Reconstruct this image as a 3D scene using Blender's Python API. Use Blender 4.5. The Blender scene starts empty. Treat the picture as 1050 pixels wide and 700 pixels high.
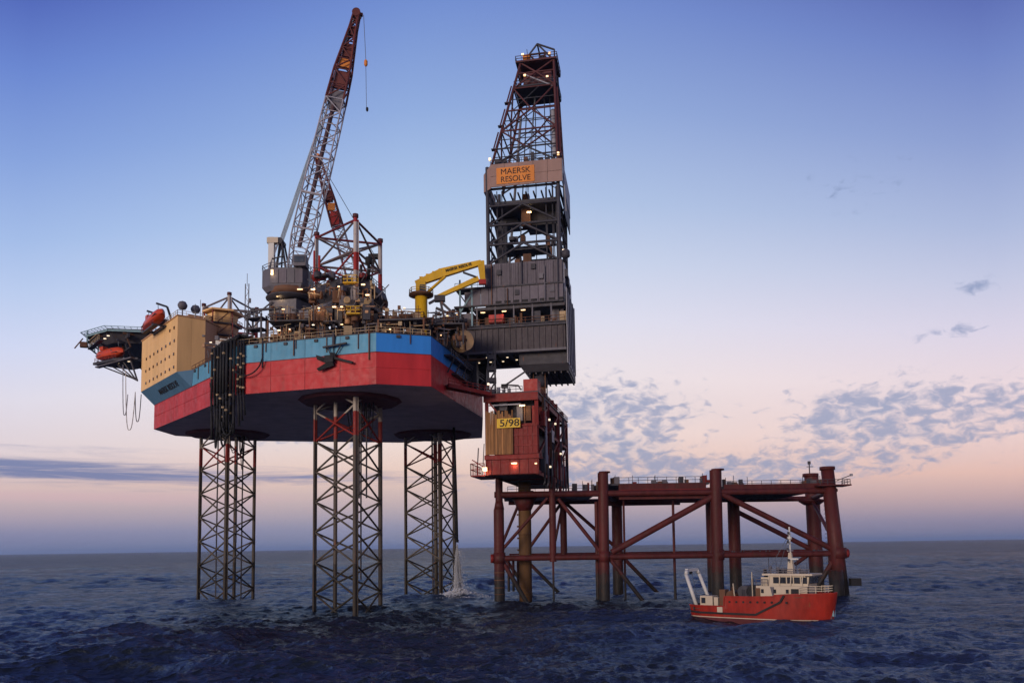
import bpy, math, random
import numpy as np
from mathutils import Vector, Matrix
R = math.radians
sc = bpy.context.scene
rnd = random.Random(11)

# ------------------------------------------------------------------ camera
cd = bpy.data.cameras.new('camera'); cam = bpy.data.objects.new('camera', cd)
sc.collection.objects.link(cam); sc.camera = cam
cd.sensor_fit = 'HORIZONTAL'; cd.sensor_width = 36; cd.lens = 36*820/1050
cd.shift_y = (210-820*math.tan(R(5)))/1050
cd.clip_start = 0.5; cd.clip_end = 90000
cam.matrix_world = Matrix.Translation((0, 0, 12)) @ Matrix.Rotation(R(95), 4, 'X') @ Matrix.Rotation(R(-0.87), 4, 'Z')

# ------------------------------------------------------------------ sky and light (dusk, the sun just gone behind the viewer)
SUN_EL, SUN_AZ = 9.0, 212.0            # azimuth clockwise from +Y: low, behind the camera and to its left
world = bpy.data.worlds.new('World'); sc.world = world; world.use_nodes = True
wt = world.node_tree; wt.nodes.clear()
def s2l(c): return tuple(((v/255+.055)/1.055)**2.4 if v > 10 else v/255/12.92 for v in c)
def wn(t, **k):
    n = wt.nodes.new(t)
    for a, b in k.items(): setattr(n, a, b)
    return n
def wm(op, a, b=0.0, c=None):
    n = wn('ShaderNodeMath', operation=op)
    for i, v in enumerate((a, b, c)):
        if v is None: continue
        if hasattr(v, 'is_output'): wt.links.new(v, n.inputs[i])
        else: n.inputs[i].default_value = v
    return n.outputs[0]
def wmix(f, a, b):
    n = wn('ShaderNodeMix', data_type='RGBA')
    for i, v in ((0, f), (6, a), (7, b)):
        if hasattr(v, 'is_output'): wt.links.new(v, n.inputs[i])
        else: n.inputs[i].default_value = v if i == 0 else (*v, 1)
    return n.outputs[2]
def wramp(x, stops):
    n = wn('ShaderNodeValToRGB'); cr = n.color_ramp
    while len(cr.elements) < len(stops): cr.elements.new(0.5)
    for e, (p, c) in zip(cr.elements, stops): e.position = p; e.color = (*c, 1)
    wt.links.new(x, n.inputs[0]); return n.outputs[0]
def wstep(x, a, b): 
    n = wn('ShaderNodeMapRange', interpolation_type='SMOOTHSTEP'); wt.links.new(x, n.inputs[0])
    n.inputs[1].default_value = a; n.inputs[2].default_value = b; return n.outputs[0]
tc = wn('ShaderNodeTexCoord'); sx = wn('ShaderNodeSeparateXYZ'); wt.links.new(tc.outputs['Generated'], sx.inputs[0])
X_, Y_, Z_ = sx.outputs
EL = wm('MULTIPLY', wm('ARCSINE', Z_), 57.2958)           # degrees above the horizon
AZ = wm('MULTIPLY', wm('ARCTAN2', X_, Y_), 57.2958)       # degrees right of +Y
azn = wm('MINIMUM', wm('ABSOLUTE', wm('DIVIDE', AZ, 32.0)), 1.0)
elr = wm('DIVIDE', wm('MULTIPLY', EL, wm('ADD', wm('MULTIPLY', wm('MULTIPLY', azn, azn), .28), 1.0)), 60.0)   # lens-like vignette put into the sky colour, deeper to both sides of +Y
base = wramp(elr, [(0, s2l((116,123,152))), (1.5/60, s2l((140,138,163))), (3.2/60, s2l((186,165,169))), (5.2/60, s2l((223,191,178))),
                   (8/60, s2l((231,211,204))), (12/60, s2l((230,221,222))), (16/60, s2l((214,217,231))), (20/60, s2l((192,206,228))), (24/60, s2l((168,190,222))),
                   (30/60, s2l((137,163,211))), (36/60, s2l((108,135,199))), (43/60, s2l((67,84,166))), (60/60, s2l((64,72,120)))])
side = wramp(wm('ADD', wm('DIVIDE', AZ, 90.0), 0.5), [(0.1, s2l((236,240,255))), (0.42, s2l((255,255,255))), (0.85, s2l((250,236,240)))])
n = wn('ShaderNodeMix', data_type='RGBA', blend_type='MULTIPLY'); n.inputs[0].default_value = 1
wt.links.new(base, n.inputs[6]); wt.links.new(side, n.inputs[7]); base = n.outputs[2]
# cloud coordinates: the direction thrown onto a flat cloud ceiling
zc = wm('ADD', wm('MAXIMUM', Z_, 0.0), 0.03)
cx = wn('ShaderNodeCombineXYZ'); wt.links.new(wm('DIVIDE', X_, zc), cx.inputs[0]); wt.links.new(wm('DIVIDE', Y_, zc), cx.inputs[1])
def wnoise(vec, scale, detail=4, rough=.55, off=(0,0,0), sc3=(1,1,1), dist=0.0):
    mp = wn('ShaderNodeMapping'); wt.links.new(vec, mp.inputs[0]); mp.inputs[1].default_value = off; mp.inputs[3].default_value = sc3
    nn = wn('ShaderNodeTexNoise'); nn.inputs['Scale'].default_value = scale; nn.inputs['Detail'].default_value = detail
    nn.inputs['Roughness'].default_value = rough; nn.inputs['Distortion'].default_value = dist
    wt.links.new(mp.outputs[0], nn.inputs['Vector']); return nn.outputs[0]
ae = wn('ShaderNodeCombineXYZ'); wt.links.new(AZ, ae.inputs[0]); wt.links.new(EL, ae.inputs[1])
def blob(az, el, wa, we):                                 # soft patch of cloud cover round a direction
    a = wm('POWER', wm('DIVIDE', wm('SUBTRACT', AZ, az), wa), 2.0); e = wm('POWER', wm('DIVIDE', wm('SUBTRACT', EL, el), we), 2.0)
    return wm('EXPONENT', wm('MULTIPLY', wm('ADD', a, e), -1.0))
def wsum(*v):
    r = v[0]
    for q in v[1:]: r = wm('ADD', r, q)
    return r
# broken altocumulus
cover = wsum(blob(25, 7.9, 6.0, 2.2), wm('MULTIPLY', blob(31.5, 7.9, 5, 1.8), .55), wm('MULTIPLY', blob(7, 8.6, 5.5, 2.9), 1.15), wm('MULTIPLY', blob(12, 4.9, 13, 1.1), 1.0),
             wm('MULTIPLY', blob(29, 13.0, 3.0, .5), .5), wm('MULTIPLY', blob(31, 15.5, 2.0, .5), .48), wm('MULTIPLY', blob(24, 22.5, 3.5, 1.6), .36), wm('MULTIPLY', blob(-14.5, 8.2, 7.0, 1.3), .75))
fine = wnoise(ae.outputs[0], 1.0, 5, .58, (3.3, 1.7, 0), (.80, 1.55, 1), .45)
patch = wnoise(cx.outputs[0], .35, 3, .5, (8.1, 4.2, 0))
cover = wm('MINIMUM', wm('MULTIPLY', cover, 1.7), 1.0)
cl = wstep(wsum(wm('MULTIPLY', cover, .58), wm('MULTIPLY', fine, 1.9), wm('MULTIPLY', patch, .3)), 1.42, 1.92)
veil = wm('MINIMUM', wsum(wm('MULTIPLY', blob(6, 8, 6.5, 2.6), .8), wm('MULTIPLY', blob(14, 4.8, 12, 1.0), .7), wm('MULTIPLY', blob(25, 7.8, 6, 2.0), .45), wm('MULTIPLY', blob(-17, 8.5, 5, 1.2), .5)), 1.0)
veil = wm('MULTIPLY', veil, wstep(wnoise(cx.outputs[0], 1.1, 5, .6, (1.1, 6.7, 0), (1.2, .35, 1), .4), .3, .62))
sky = wmix(wm('MULTIPLY', veil, .55), base, s2l((160,172,198)))
sky = wmix(wm('MULTIPLY', cl, .74), sky, s2l((122,136,174)))
# long low streaks
st = wnoise(ae.outputs[0], 1.0, 5, .6, (2.0, 5.2, 0), (.035, .62, 1), .4)
band = wsum(wm('MULTIPLY', blob(-30, 6.6, 9, .35), .25), wm('MULTIPLY', blob(-20, 3.9, 20, .35), .22), wm('MULTIPLY', blob(-36, 5.2, 19, .95), .60), wm('MULTIPLY', blob(-12, 4.9, 15, .55), .34), wm('MULTIPLY', blob(15, 4.6, 14, .4), .15))
st2 = wnoise(ae.outputs[0], 1.0, 6, .65, (7.0, 1.2, 0), (.11, 2.0, 1), 1.2)
sl = wstep(wsum(wm('MULTIPLY', band, wm('ADD', wm('MULTIPLY', st2, 2.0), .25)), wm('MULTIPLY', st, .5), wm('MULTIPLY', st2, .30)), .62, 1.22)
sky = wmix(wm('MULTIPLY', sl, .85), sky, s2l((84,104,156)))
pk = wstep(wm('ADD', wm('MULTIPLY', blob(-26, 3.55, 24, .7), .4), wm('MULTIPLY', st, .5)), .40, .75)
sky = wmix(wm('MULTIPLY', pk, .45), sky, s2l((206,166,176)))
nis = wn('ShaderNodeTexSky', sky_type='NISHITA'); nis.sun_disc = False
nis.sun_elevation = R(SUN_EL); nis.sun_rotation = R(SUN_AZ); nis.air_density = 1.0; nis.dust_density = 1.5
bg = wn('ShaderNodeBackground'); wt.links.new(sky, bg.inputs[0]); bg.inputs[1].default_value = 1.0
bg2 = wn('ShaderNodeBackground'); wt.links.new(nis.outputs[0], bg2.inputs[0]); bg2.inputs[1].default_value = 0.01
ad = wn('ShaderNodeAddShader'); wt.links.new(bg.outputs[0], ad.inputs[0]); wt.links.new(bg2.outputs[0], ad.inputs[1])
wo = wn('ShaderNodeOutputWorld'); wt.links.new(ad.outputs[0], wo.inputs[0])

sd = bpy.data.lights.new('sun', 'SUN'); sd.energy = 2.3; sd.angle = R(22); sd.color = (1.0, .80, .66)
sun = bpy.data.objects.new('sun', sd); sc.collection.objects.link(sun)
sv = Vector((math.sin(R(SUN_AZ))*math.cos(R(SUN_EL)), math.cos(R(SUN_AZ))*math.cos(R(SUN_EL)), math.sin(R(SUN_EL))))
sun.rotation_euler = sv.to_track_quat('Z', 'Y').to_euler(); sun.location = sv*300

vs = sc.view_settings; vs.view_transform = 'Standard'; vs.look = 'None'; vs.gamma = 1; vs.exposure = 0.12; vs.use_curve_mapping = False
sc.cycles.max_bounces = 5; sc.cycles.diffuse_bounces = 3; sc.cycles.glossy_bounces = 3; sc.cycles.transparent_max_bounces = 12
sc.cycles.caustics_reflective = True; sc.cycles.caustics_refractive = False; sc.cycles.sample_clamp_indirect = 6
sc.cycles.use_denoising = True

# ------------------------------------------------------------------ materials
MATS = {}
def nd(nt, t, **k):
    n = nt.nodes.new(t)
    for a, b in k.items(): setattr(n, a, b)
    return n
def pm(name, col, rough=.6, metal=0.0, var=.18, rust=0.0, scale=.6, objvar=.12, bands=None, rag=.8, streak=.18, rustcol=(.16,.055,.025), spec=.22):
    """painted / weathered steel: mottled colour, vertical dirt streaks, optional rust and bands of paint by height"""
    if name in MATS: return MATS[name]
    m = bpy.data.materials.new(name); m.use_nodes = True; nt = m.node_tree; L = nt.links.new
    b = nt.nodes['Principled BSDF']; b.inputs['Roughness'].default_value = rough; b.inputs['Metallic'].default_value = metal
    b.inputs['Specular IOR Level'].default_value = spec
    g = nd(nt, 'ShaderNodeNewGeometry'); mp = nd(nt, 'ShaderNodeMapping'); L(g.outputs['Position'], mp.inputs[0])
    mp.inputs[3].default_value = (1, 1, streak)
    def noise(sc_, det, vec):
        n = nd(nt, 'ShaderNodeTexNoise'); n.inputs['Scale'].default_value = sc_; n.inputs['Detail'].default_value = det; n.inputs['Roughness'].default_value = .6
        L(vec, n.inputs['Vector']); return n.outputs[0]
    def mr(x, a, b_, c, d):
        n = nd(nt, 'ShaderNodeMapRange'); L(x, n.inputs[0])
        for i, v in enumerate((a, b_, c, d)): n.inputs[i+1].default_value = v
        return n.outputs[0]
    def mul(a, c):
        n = nd(nt, 'ShaderNodeMix', data_type='RGBA', blend_type='MULTIPLY'); n.inputs[0].default_value = 1; L(a, n.inputs[6]); L(c, n.inputs[7]); return n.outputs[2]
    if bands:
        sp = nd(nt, 'ShaderNodeSeparateXYZ'); L(g.outputs['Position'], sp.inputs[0])
        nz = noise(1.3, 3, g.outputs['Position'])
        ad = nd(nt, 'ShaderNodeMath', operation='MULTIPLY_ADD'); L(nz, ad.inputs[0]); ad.inputs[1].default_value = rag; L(sp.outputs[2], ad.inputs[2])
        z0, z1 = bands[0][0], bands[-1][0]+1
        cr = nd(nt, 'ShaderNodeValToRGB'); cr.color_ramp.interpolation = 'CONSTANT'
        while len(cr.color_ramp.elements) < len(bands): cr.color_ramp.elements.new(.5)
        for e, (z, c) in zip(cr.color_ramp.elements, bands): e.position = (z-z0)/(z1-z0); e.color = (*c, 1)
        L(mr(ad.outputs[0], z0+rag/2, z1+rag/2, 0, 1), cr.inputs[0]); c0 = cr.outputs[0]
    else:
        rgb = nd(nt, 'ShaderNodeRGB'); rgb.outputs[0].default_value = (*col, 1); c0 = rgb.outputs[0]
    c0 = mul(c0, mr(noise(scale, 5, mp.outputs[0]), .3, .7, 1-var, 1+var*.7))
    if objvar:
        oi = nd(nt, 'ShaderNodeObjectInfo'); c0 = mul(c0, mr(oi.outputs['Random'], 0, 1, 1-objvar, 1+objvar*.6))
    if rust:
        mx = nd(nt, 'ShaderNodeMix', data_type='RGBA'); L(mr(noise(scale*2.3, 6, mp.outputs[0]), .72-rust*.35, .80-rust*.25, 0, .85), mx.inputs[0])
        L(c0, mx.inputs[6]); mx.inputs[7].default_value = (*rustcol, 1); c0 = mx.outputs[2]
    L(c0, b.inputs['Base Color'])
    L(mr(noise(scale*3, 4, g.outputs['Position']), .3, .7, max(.05, rough-.12), min(1, rough+.12)), b.inputs['Roughness'])
    MATS[name] = m; return m
def em(name, col, strength):
    m = bpy.data.materials.new(name); m.use_nodes = True; b = m.node_tree.nodes['Principled BSDF']
    b.inputs['Base Color'].default_value = (.8,.8,.75,1); b.inputs['Emission Color'].default_value = (*col, 1); b.inputs['Emission Strength'].default_value = strength
    MATS[name] = m; return m
RED = pm('hull_red', (.41,.023,.027), .5, rust=.22, var=.26, scale=.35, objvar=.07)
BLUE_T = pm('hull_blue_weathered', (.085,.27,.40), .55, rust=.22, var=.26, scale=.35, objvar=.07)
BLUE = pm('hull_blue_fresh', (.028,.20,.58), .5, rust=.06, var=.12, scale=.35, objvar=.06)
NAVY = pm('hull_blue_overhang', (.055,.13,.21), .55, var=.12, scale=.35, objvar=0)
BOTTOM = pm('hull_bottom', (.50,.40,.42), .7, var=.2, rust=.1, scale=.25)
MAROON = pm('spud_recess', (.13,.04,.045), .7, var=.25)
TAN = pm('tan_paint', (.68,.42,.18), .6, rust=.10, var=.10, scale=.4, objvar=.05)
TAN2 = pm('tan_paint_dull', (.42,.235,.125), .6, rust=.22, var=.18, scale=.7, objvar=.12)
GREY = pm('grey_steel', (.115,.108,.125), .55, rust=.15, objvar=.18)
GREY2 = pm('grey_cladding', (.105,.092,.112), .55, rust=.12, var=.2, objvar=.16)
LGREY = pm('light_grey_steel', (.24,.24,.27), .5, rust=.12)
DARK = pm('dark_steel', (.045,.043,.052), .6, rust=.25, objvar=.25)
BROWN = pm('rusty_steel', (.12,.06,.035), .75, rust=.5, objvar=.3)
BEIGE = pm('beige_paint', (.33,.24,.14), .6, rust=.25, objvar=.25)
WHITE = pm('white_paint', (.50,.49,.46), .45, rust=.12, var=.1, objvar=.06)
CREAM = pm('cream_paint', (.44,.37,.28), .45, rust=.14, var=.1, objvar=.05)
ORANGE = pm('lifeboat_orange', (.45,.05,.015), .4, var=.1)
YELLOW = pm('crane_yellow', (.55,.32,.012), .45, rust=.14, var=.14)
MRED = pm('module_red', (.165,.014,.012), .6, rust=.22, var=.2, scale=.8, objvar=.14)
BRED = pm('bright_red', (.32,.022,.018), .5, rust=.1)
PLANK = pm('tan_boards', (.27,.13,.05), .7, var=.3, rust=.2, scale=1.5, objvar=.5)
OLIVE = pm('pile_rust_yellow', (.095,.05,.022), .8, rust=.5, var=.3, scale=.7, rustcol=(.10,.05,.025))
MAST = pm('derrick_red', (.078,.024,.026), .55, rust=.2, objvar=.15)
MASTG = pm('derrick_grey', (.036,.035,.045), .55, rust=.12, objvar=.2)
BOOMC = pm('boom_grey', (.30,.29,.33), .5, rust=.2, objvar=.15)
BOOMR = pm('boom_red', (.10,.022,.019), .55, rust=.3, objvar=.15)
BLACK = pm('black_rubber', (.018,.018,.02), .7, var=.2)
GLASS = pm('dark_glass', (.02,.022,.028), .12, var=.05, objvar=.1, spec=.6)
SIGNY = pm('sign_yellow', (.58,.37,.02), .5, var=.06, objvar=0)
SIGNO = pm('sign_orange', (.56,.19,.03), .5, var=.12, objvar=0, rust=.05)
BROWNBAND = pm('brown_windwall', (.26,.165,.14), .6, rust=.12, var=.12, objvar=.07)
WIRE = pm('wire', (.10,.11,.13), .5, objvar=.1)
PEND = pm('pendant_wire', (.36,.46,.55), .5, objvar=.1)
TEAL = pm('net_teal', (.20,.32,.36), .6)
JACK = pm('jacket_paint', (.2,.035,.03), .6, rust=.45, rustcol=(.05,.022,.016), var=.4, scale=.7, objvar=.1, rag=2.6,
          bands=[(-6, (.016,.014,.013)), (4.0, (.026,.017,.015)), (5.6, (.05,.013,.012)), (7.0, (.070,.0130,.0125)), (40, (.070,.0130,.0125))])
CHORD = pm('leg_chord_paint', (.1,.09,.08), .6, rust=.3, var=.2, scale=.7, objvar=.05,
           bands=[(-6, (.035,.028,.02)), (9, (.072,.060,.048)), (33.3, (.20,.022,.018)), (38, (.36,.32,.28)), (52, (.32,.27,.24)), (65.5, (.28,.02,.018)), (69.3, (.40,.36,.33)), (75.4, (.25,.02,.025))])
LBRACE = pm('leg_brace_paint', (.1,.09,.08), .6, rust=.35, var=.2, scale=.7, objvar=.15,
           bands=[(-6, (.035,.03,.02)), (9, (.085,.073,.058)), (33.3, (.20,.022,.018)), (38, (.33,.29,.26)), (52, (.15,.12,.11)), (64.5, (.21,.02,.02)), (69.3, (.13,.10,.10)), (75.4, (.12,.018,.022))])
LAMP = em('lamp_warm', (1.0,.55,.2), 1.5)
LAMPW = em('lamp_white', (1.0,.76,.5), 1.2)

# ------------------------------------------------------------------ mesh helpers
def frame(p, q):
    d = (Vector(q)-Vector(p)); L = d.length; z = d.normalized()
    x = z.cross(Vector((0, 0, 1))) if abs(z.z) < .999 else Vector((1, 0, 0))
    x.normalize(); y = z.cross(x); return x, y, z, L
class MB:
    def __init__(s): s.v = []; s.f = []
    def add(s, vs, fs):
        o = len(s.v); s.v += [tuple(a) for a in vs]; s.f += [tuple(i+o for i in f) for f in fs]; return s
    def box(s, c, d, rot=0.0):
        cr, sr = math.cos(rot), math.sin(rot); vs = []
        for z in (-.5, .5):
            for x, y in ((-.5, -.5), (.5, -.5), (.5, .5), (-.5, .5)):
                a, b = x*d[0], y*d[1]; vs.append((c[0]+a*cr-b*sr, c[1]+a*sr+b*cr, c[2]+z*d[2]))
        return s.add(vs, [(3,2,1,0), (4,5,6,7), (0,1,5,4), (1,2,6,5), (2,3,7,6), (3,0,4,7)])
    def beam(s, p, q, w, h=None):
        h = h or w; x, y, z, L = frame(p, q); p = Vector(p); q = Vector(q); vs = []
        for e in (p, q):
            for a, b in ((-.5, -.5), (.5, -.5), (.5, .5), (-.5, .5)): vs.append(e+x*a*w+y*b*h)
        return s.add(vs, [(3,2,1,0), (4,5,6,7), (0,1,5,4), (1,2,6,5), (2,3,7,6), (3,0,4,7)])
    def tube(s, p, q, r, n=8, r2=None):
        r2 = r if r2 is None else r2; x, y, z, L = frame(p, q); p = Vector(p); q = Vector(q); vs = []
        for e, rr in ((p, r), (q, r2)):
            for i in range(n): a = 2*math.pi*i/n; vs.append(e+x*(math.cos(a)*rr)+y*(math.sin(a)*rr))
        return s.add(vs, [tuple(range(n-1, -1, -1)), tuple(range(n, 2*n))]+[(i, (i+1) % n, n+(i+1) % n, n+i) for i in range(n)])
    def path(s, pts, r, n=6):
        for a, b in zip(pts, pts[1:]): s.tube(a, b, r, n)
        return s
    def prism(s, poly, z0, z1, poly2=None):
        n = len(poly); poly2 = poly2 or poly
        return s.add([(x, y, z0) for x, y in poly]+[(x, y, z1) for x, y in poly2], [tuple(range(n-1, -1, -1)), tuple(range(n, 2*n))]+[(i, (i+1) % n, n+(i+1) % n, n+i) for i in range(n)])
    def lathe(s, c, prof, n=14):
        vs = []; fs = []
        for r, z in prof:
            for i in range(n): a = 2*math.pi*i/n; vs.append((c[0]+r*math.cos(a), c[1]+r*math.sin(a), c[2]+z))
        m = len(prof)
        for k in range(m-1):
            for i in range(n): fs.append((k*n+i, k*n+(i+1) % n, (k+1)*n+(i+1) % n, (k+1)*n+i))
        fs += [tuple(range(n-1, -1, -1)), tuple(range((m-1)*n, m*n))]
        return s.add(vs, fs)
    def quad(s, a, b, c, d, t):                           # a thin slab with real thickness, a-b-c-d its outer face
        a, b, c, d = map(Vector, (a, b, c, d)); nn = (b-a).cross(d-a).normalized()*t
        return s.add([a, b, c, d, a-nn, b-nn, c-nn, d-nn], [(0,1,2,3), (7,6,5,4), (1,0,4,5), (2,1,5,6), (3,2,6,7), (0,3,7,4)])
    def rail(s, pts, h=1.1, step=2.0, r=.05, close=False, mids=2):
        pts = [Vector(p) for p in pts]
        if close: pts.append(pts[0])
        for a, b in zip(pts, pts[1:]):
            for k in range(mids): s.beam(a+Vector((0, 0, h*(k+1)/mids)), b+Vector((0, 0, h*(k+1)/mids)), r*2)
            n = max(1, int((b-a).length/step))
            for i in range(n+1): q = a.lerp(b, i/n); s.beam(q, q+Vector((0, 0, h)), r*2)
        return s
    def build(s, name, mat, parent=None, smooth=False, kind=None):
        c = np.mean(np.array(s.v), axis=0)
        me = bpy.data.meshes.new(name); me.from_pydata((np.array(s.v)-c).tolist(), [], s.f); me.materials.append(mat)
        if smooth:
            me.polygons.foreach_set('use_smooth', [len(f) <= 4 for f in s.f])
        o = bpy.data.objects.new(name, me); o.location = c; link(o, parent)
        if kind: o['kind'] = kind
        return o
def link(o, parent):
    sc.collection.objects.link(o)
    if parent is not None: o.parent = parent; o.matrix_parent_inverse = parent.matrix_basis.inverted()
    return o
UNIT = {}
def unit(kind, mat):
    k = (kind, mat.name)
    if k not in UNIT:
        b = MB()
        if kind == 'rod': b.tube((0,0,0), (0,0,1), 1, 10)
        elif kind == 'rod16': b.tube((0,0,0), (0,0,1), 1, 20)
        else: b.add([(x, y, z) for z in (0, 1) for x, y in ((-.5,-.5), (.5,-.5), (.5,.5), (-.5,.5))], [(3,2,1,0), (4,5,6,7), (0,1,5,4), (1,2,6,5), (2,3,7,6), (3,0,4,7)])
        me = bpy.data.meshes.new(kind+'_mesh'); me.from_pydata(b.v, [], b.f); me.materials.append(mat)
        if kind != 'bar': me.polygons.foreach_set('use_smooth', [len(f) == 4 for f in b.f])
        UNIT[k] = me
    return UNIT[k]
def span(kind, name, p, q, a, b_, mat, parent):
    x, y, z, L = frame(p, q); p = Vector(p)
    o = bpy.data.objects.new(name, unit(kind, mat))
    o.matrix_basis = Matrix(((x.x*a, y.x*b_, z.x*L, p.x), (x.y*a, y.y*b_, z.y*L, p.y), (x.z*a, y.z*b_, z.z*L, p.z), (0, 0, 0, 1)))
    return link(o, parent)
def rod(name, p, q, r, mat, parent=None): return span('rod', name, p, q, r, r, mat, parent)
def pile(name, p, q, r, mat, parent=None): return span('rod16', name, p, q, r, r, mat, parent)
def bar(name, p, q, w, mat, parent=None, h=None): return span('bar', name, p, q, w, h or w, mat, parent)
def box(name, c, d, mat, parent=None, rot=0.0): return MB().box(c, d, rot).build(name, mat, parent)
def tag(o, label, cat, group=None, kind=None):
    o['label'] = label; o['category'] = cat
    if group: o['group'] = group
    if kind: o['kind'] = kind
    return o
def thing(name, label, cat, loc, group=None):
    o = bpy.data.objects.new(name, None); o.location = loc; o.empty_display_size = .5; sc.collection.objects.link(o); return tag(o, label, cat, group)
def struct(o): o['kind'] = 'structure'; return o
def lerp(a, b, t): return Vector(a).lerp(Vector(b), t)
def lamp(p, parent, size=(.9,.5,.28), mat=None, rot=0.0, power=0, name='lamp'):
    size = tuple(v*.72 for v in size); o = MB().box(p, size, rot).build(name, mat or LAMP, parent)
    if power:
        l = bpy.data.lights.new('lamp_glow', 'POINT'); l.energy = power; l.color = (1,.66,.32); l.shadow_soft_size = .3
        lo = bpy.data.objects.new('lamp_glow', l); lo.location = Vector(p)+Vector((0,-.2,-.5)); link(lo, parent)
    return o
def text(name, s, size, origin, right, up, mat, parent, extrude=.03, bold=0.0, width=None):
    cu = bpy.data.curves.new(name, 'FONT'); cu.body = s; cu.size = size; cu.extrude = extrude; cu.align_x = 'CENTER'; cu.align_y = 'CENTER'; cu.offset = bold
    t = bpy.data.objects.new(name, cu); me = bpy.data.meshes.new_from_object(t); bpy.data.objects.remove(t)
    me.materials.append(mat) if not me.materials else None
    me.materials.clear(); me.materials.append(mat)
    o = bpy.data.objects.new(name, me); r = Vector(right).normalized(); u = Vector(up).normalized(); nn = r.cross(u)
    k = 1.0
    if width: k = width/max(1e-3, max(v.co.x for v in me.vertices)-min(v.co.x for v in me.vertices))
    o.matrix_basis = Matrix(((r.x*k, u.x, nn.x, origin[0]), (r.y*k, u.y, nn.y, origin[1]), (r.z*k, u.z, nn.z, origin[2]), (0,0,0,1)))
    return link(o, parent)
# frame of the rig's cantilever: u towards the platform, v away from the viewer
U = Vector((.985, -.172, 0)); V = Vector((.172, .985, 0)); O_ = Vector((7, 172, 0)); RROT = math.atan2(U.y, U.x)
def rp(u, v, z): return O_+U*u+V*v+Vector((0, 0, z))

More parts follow.
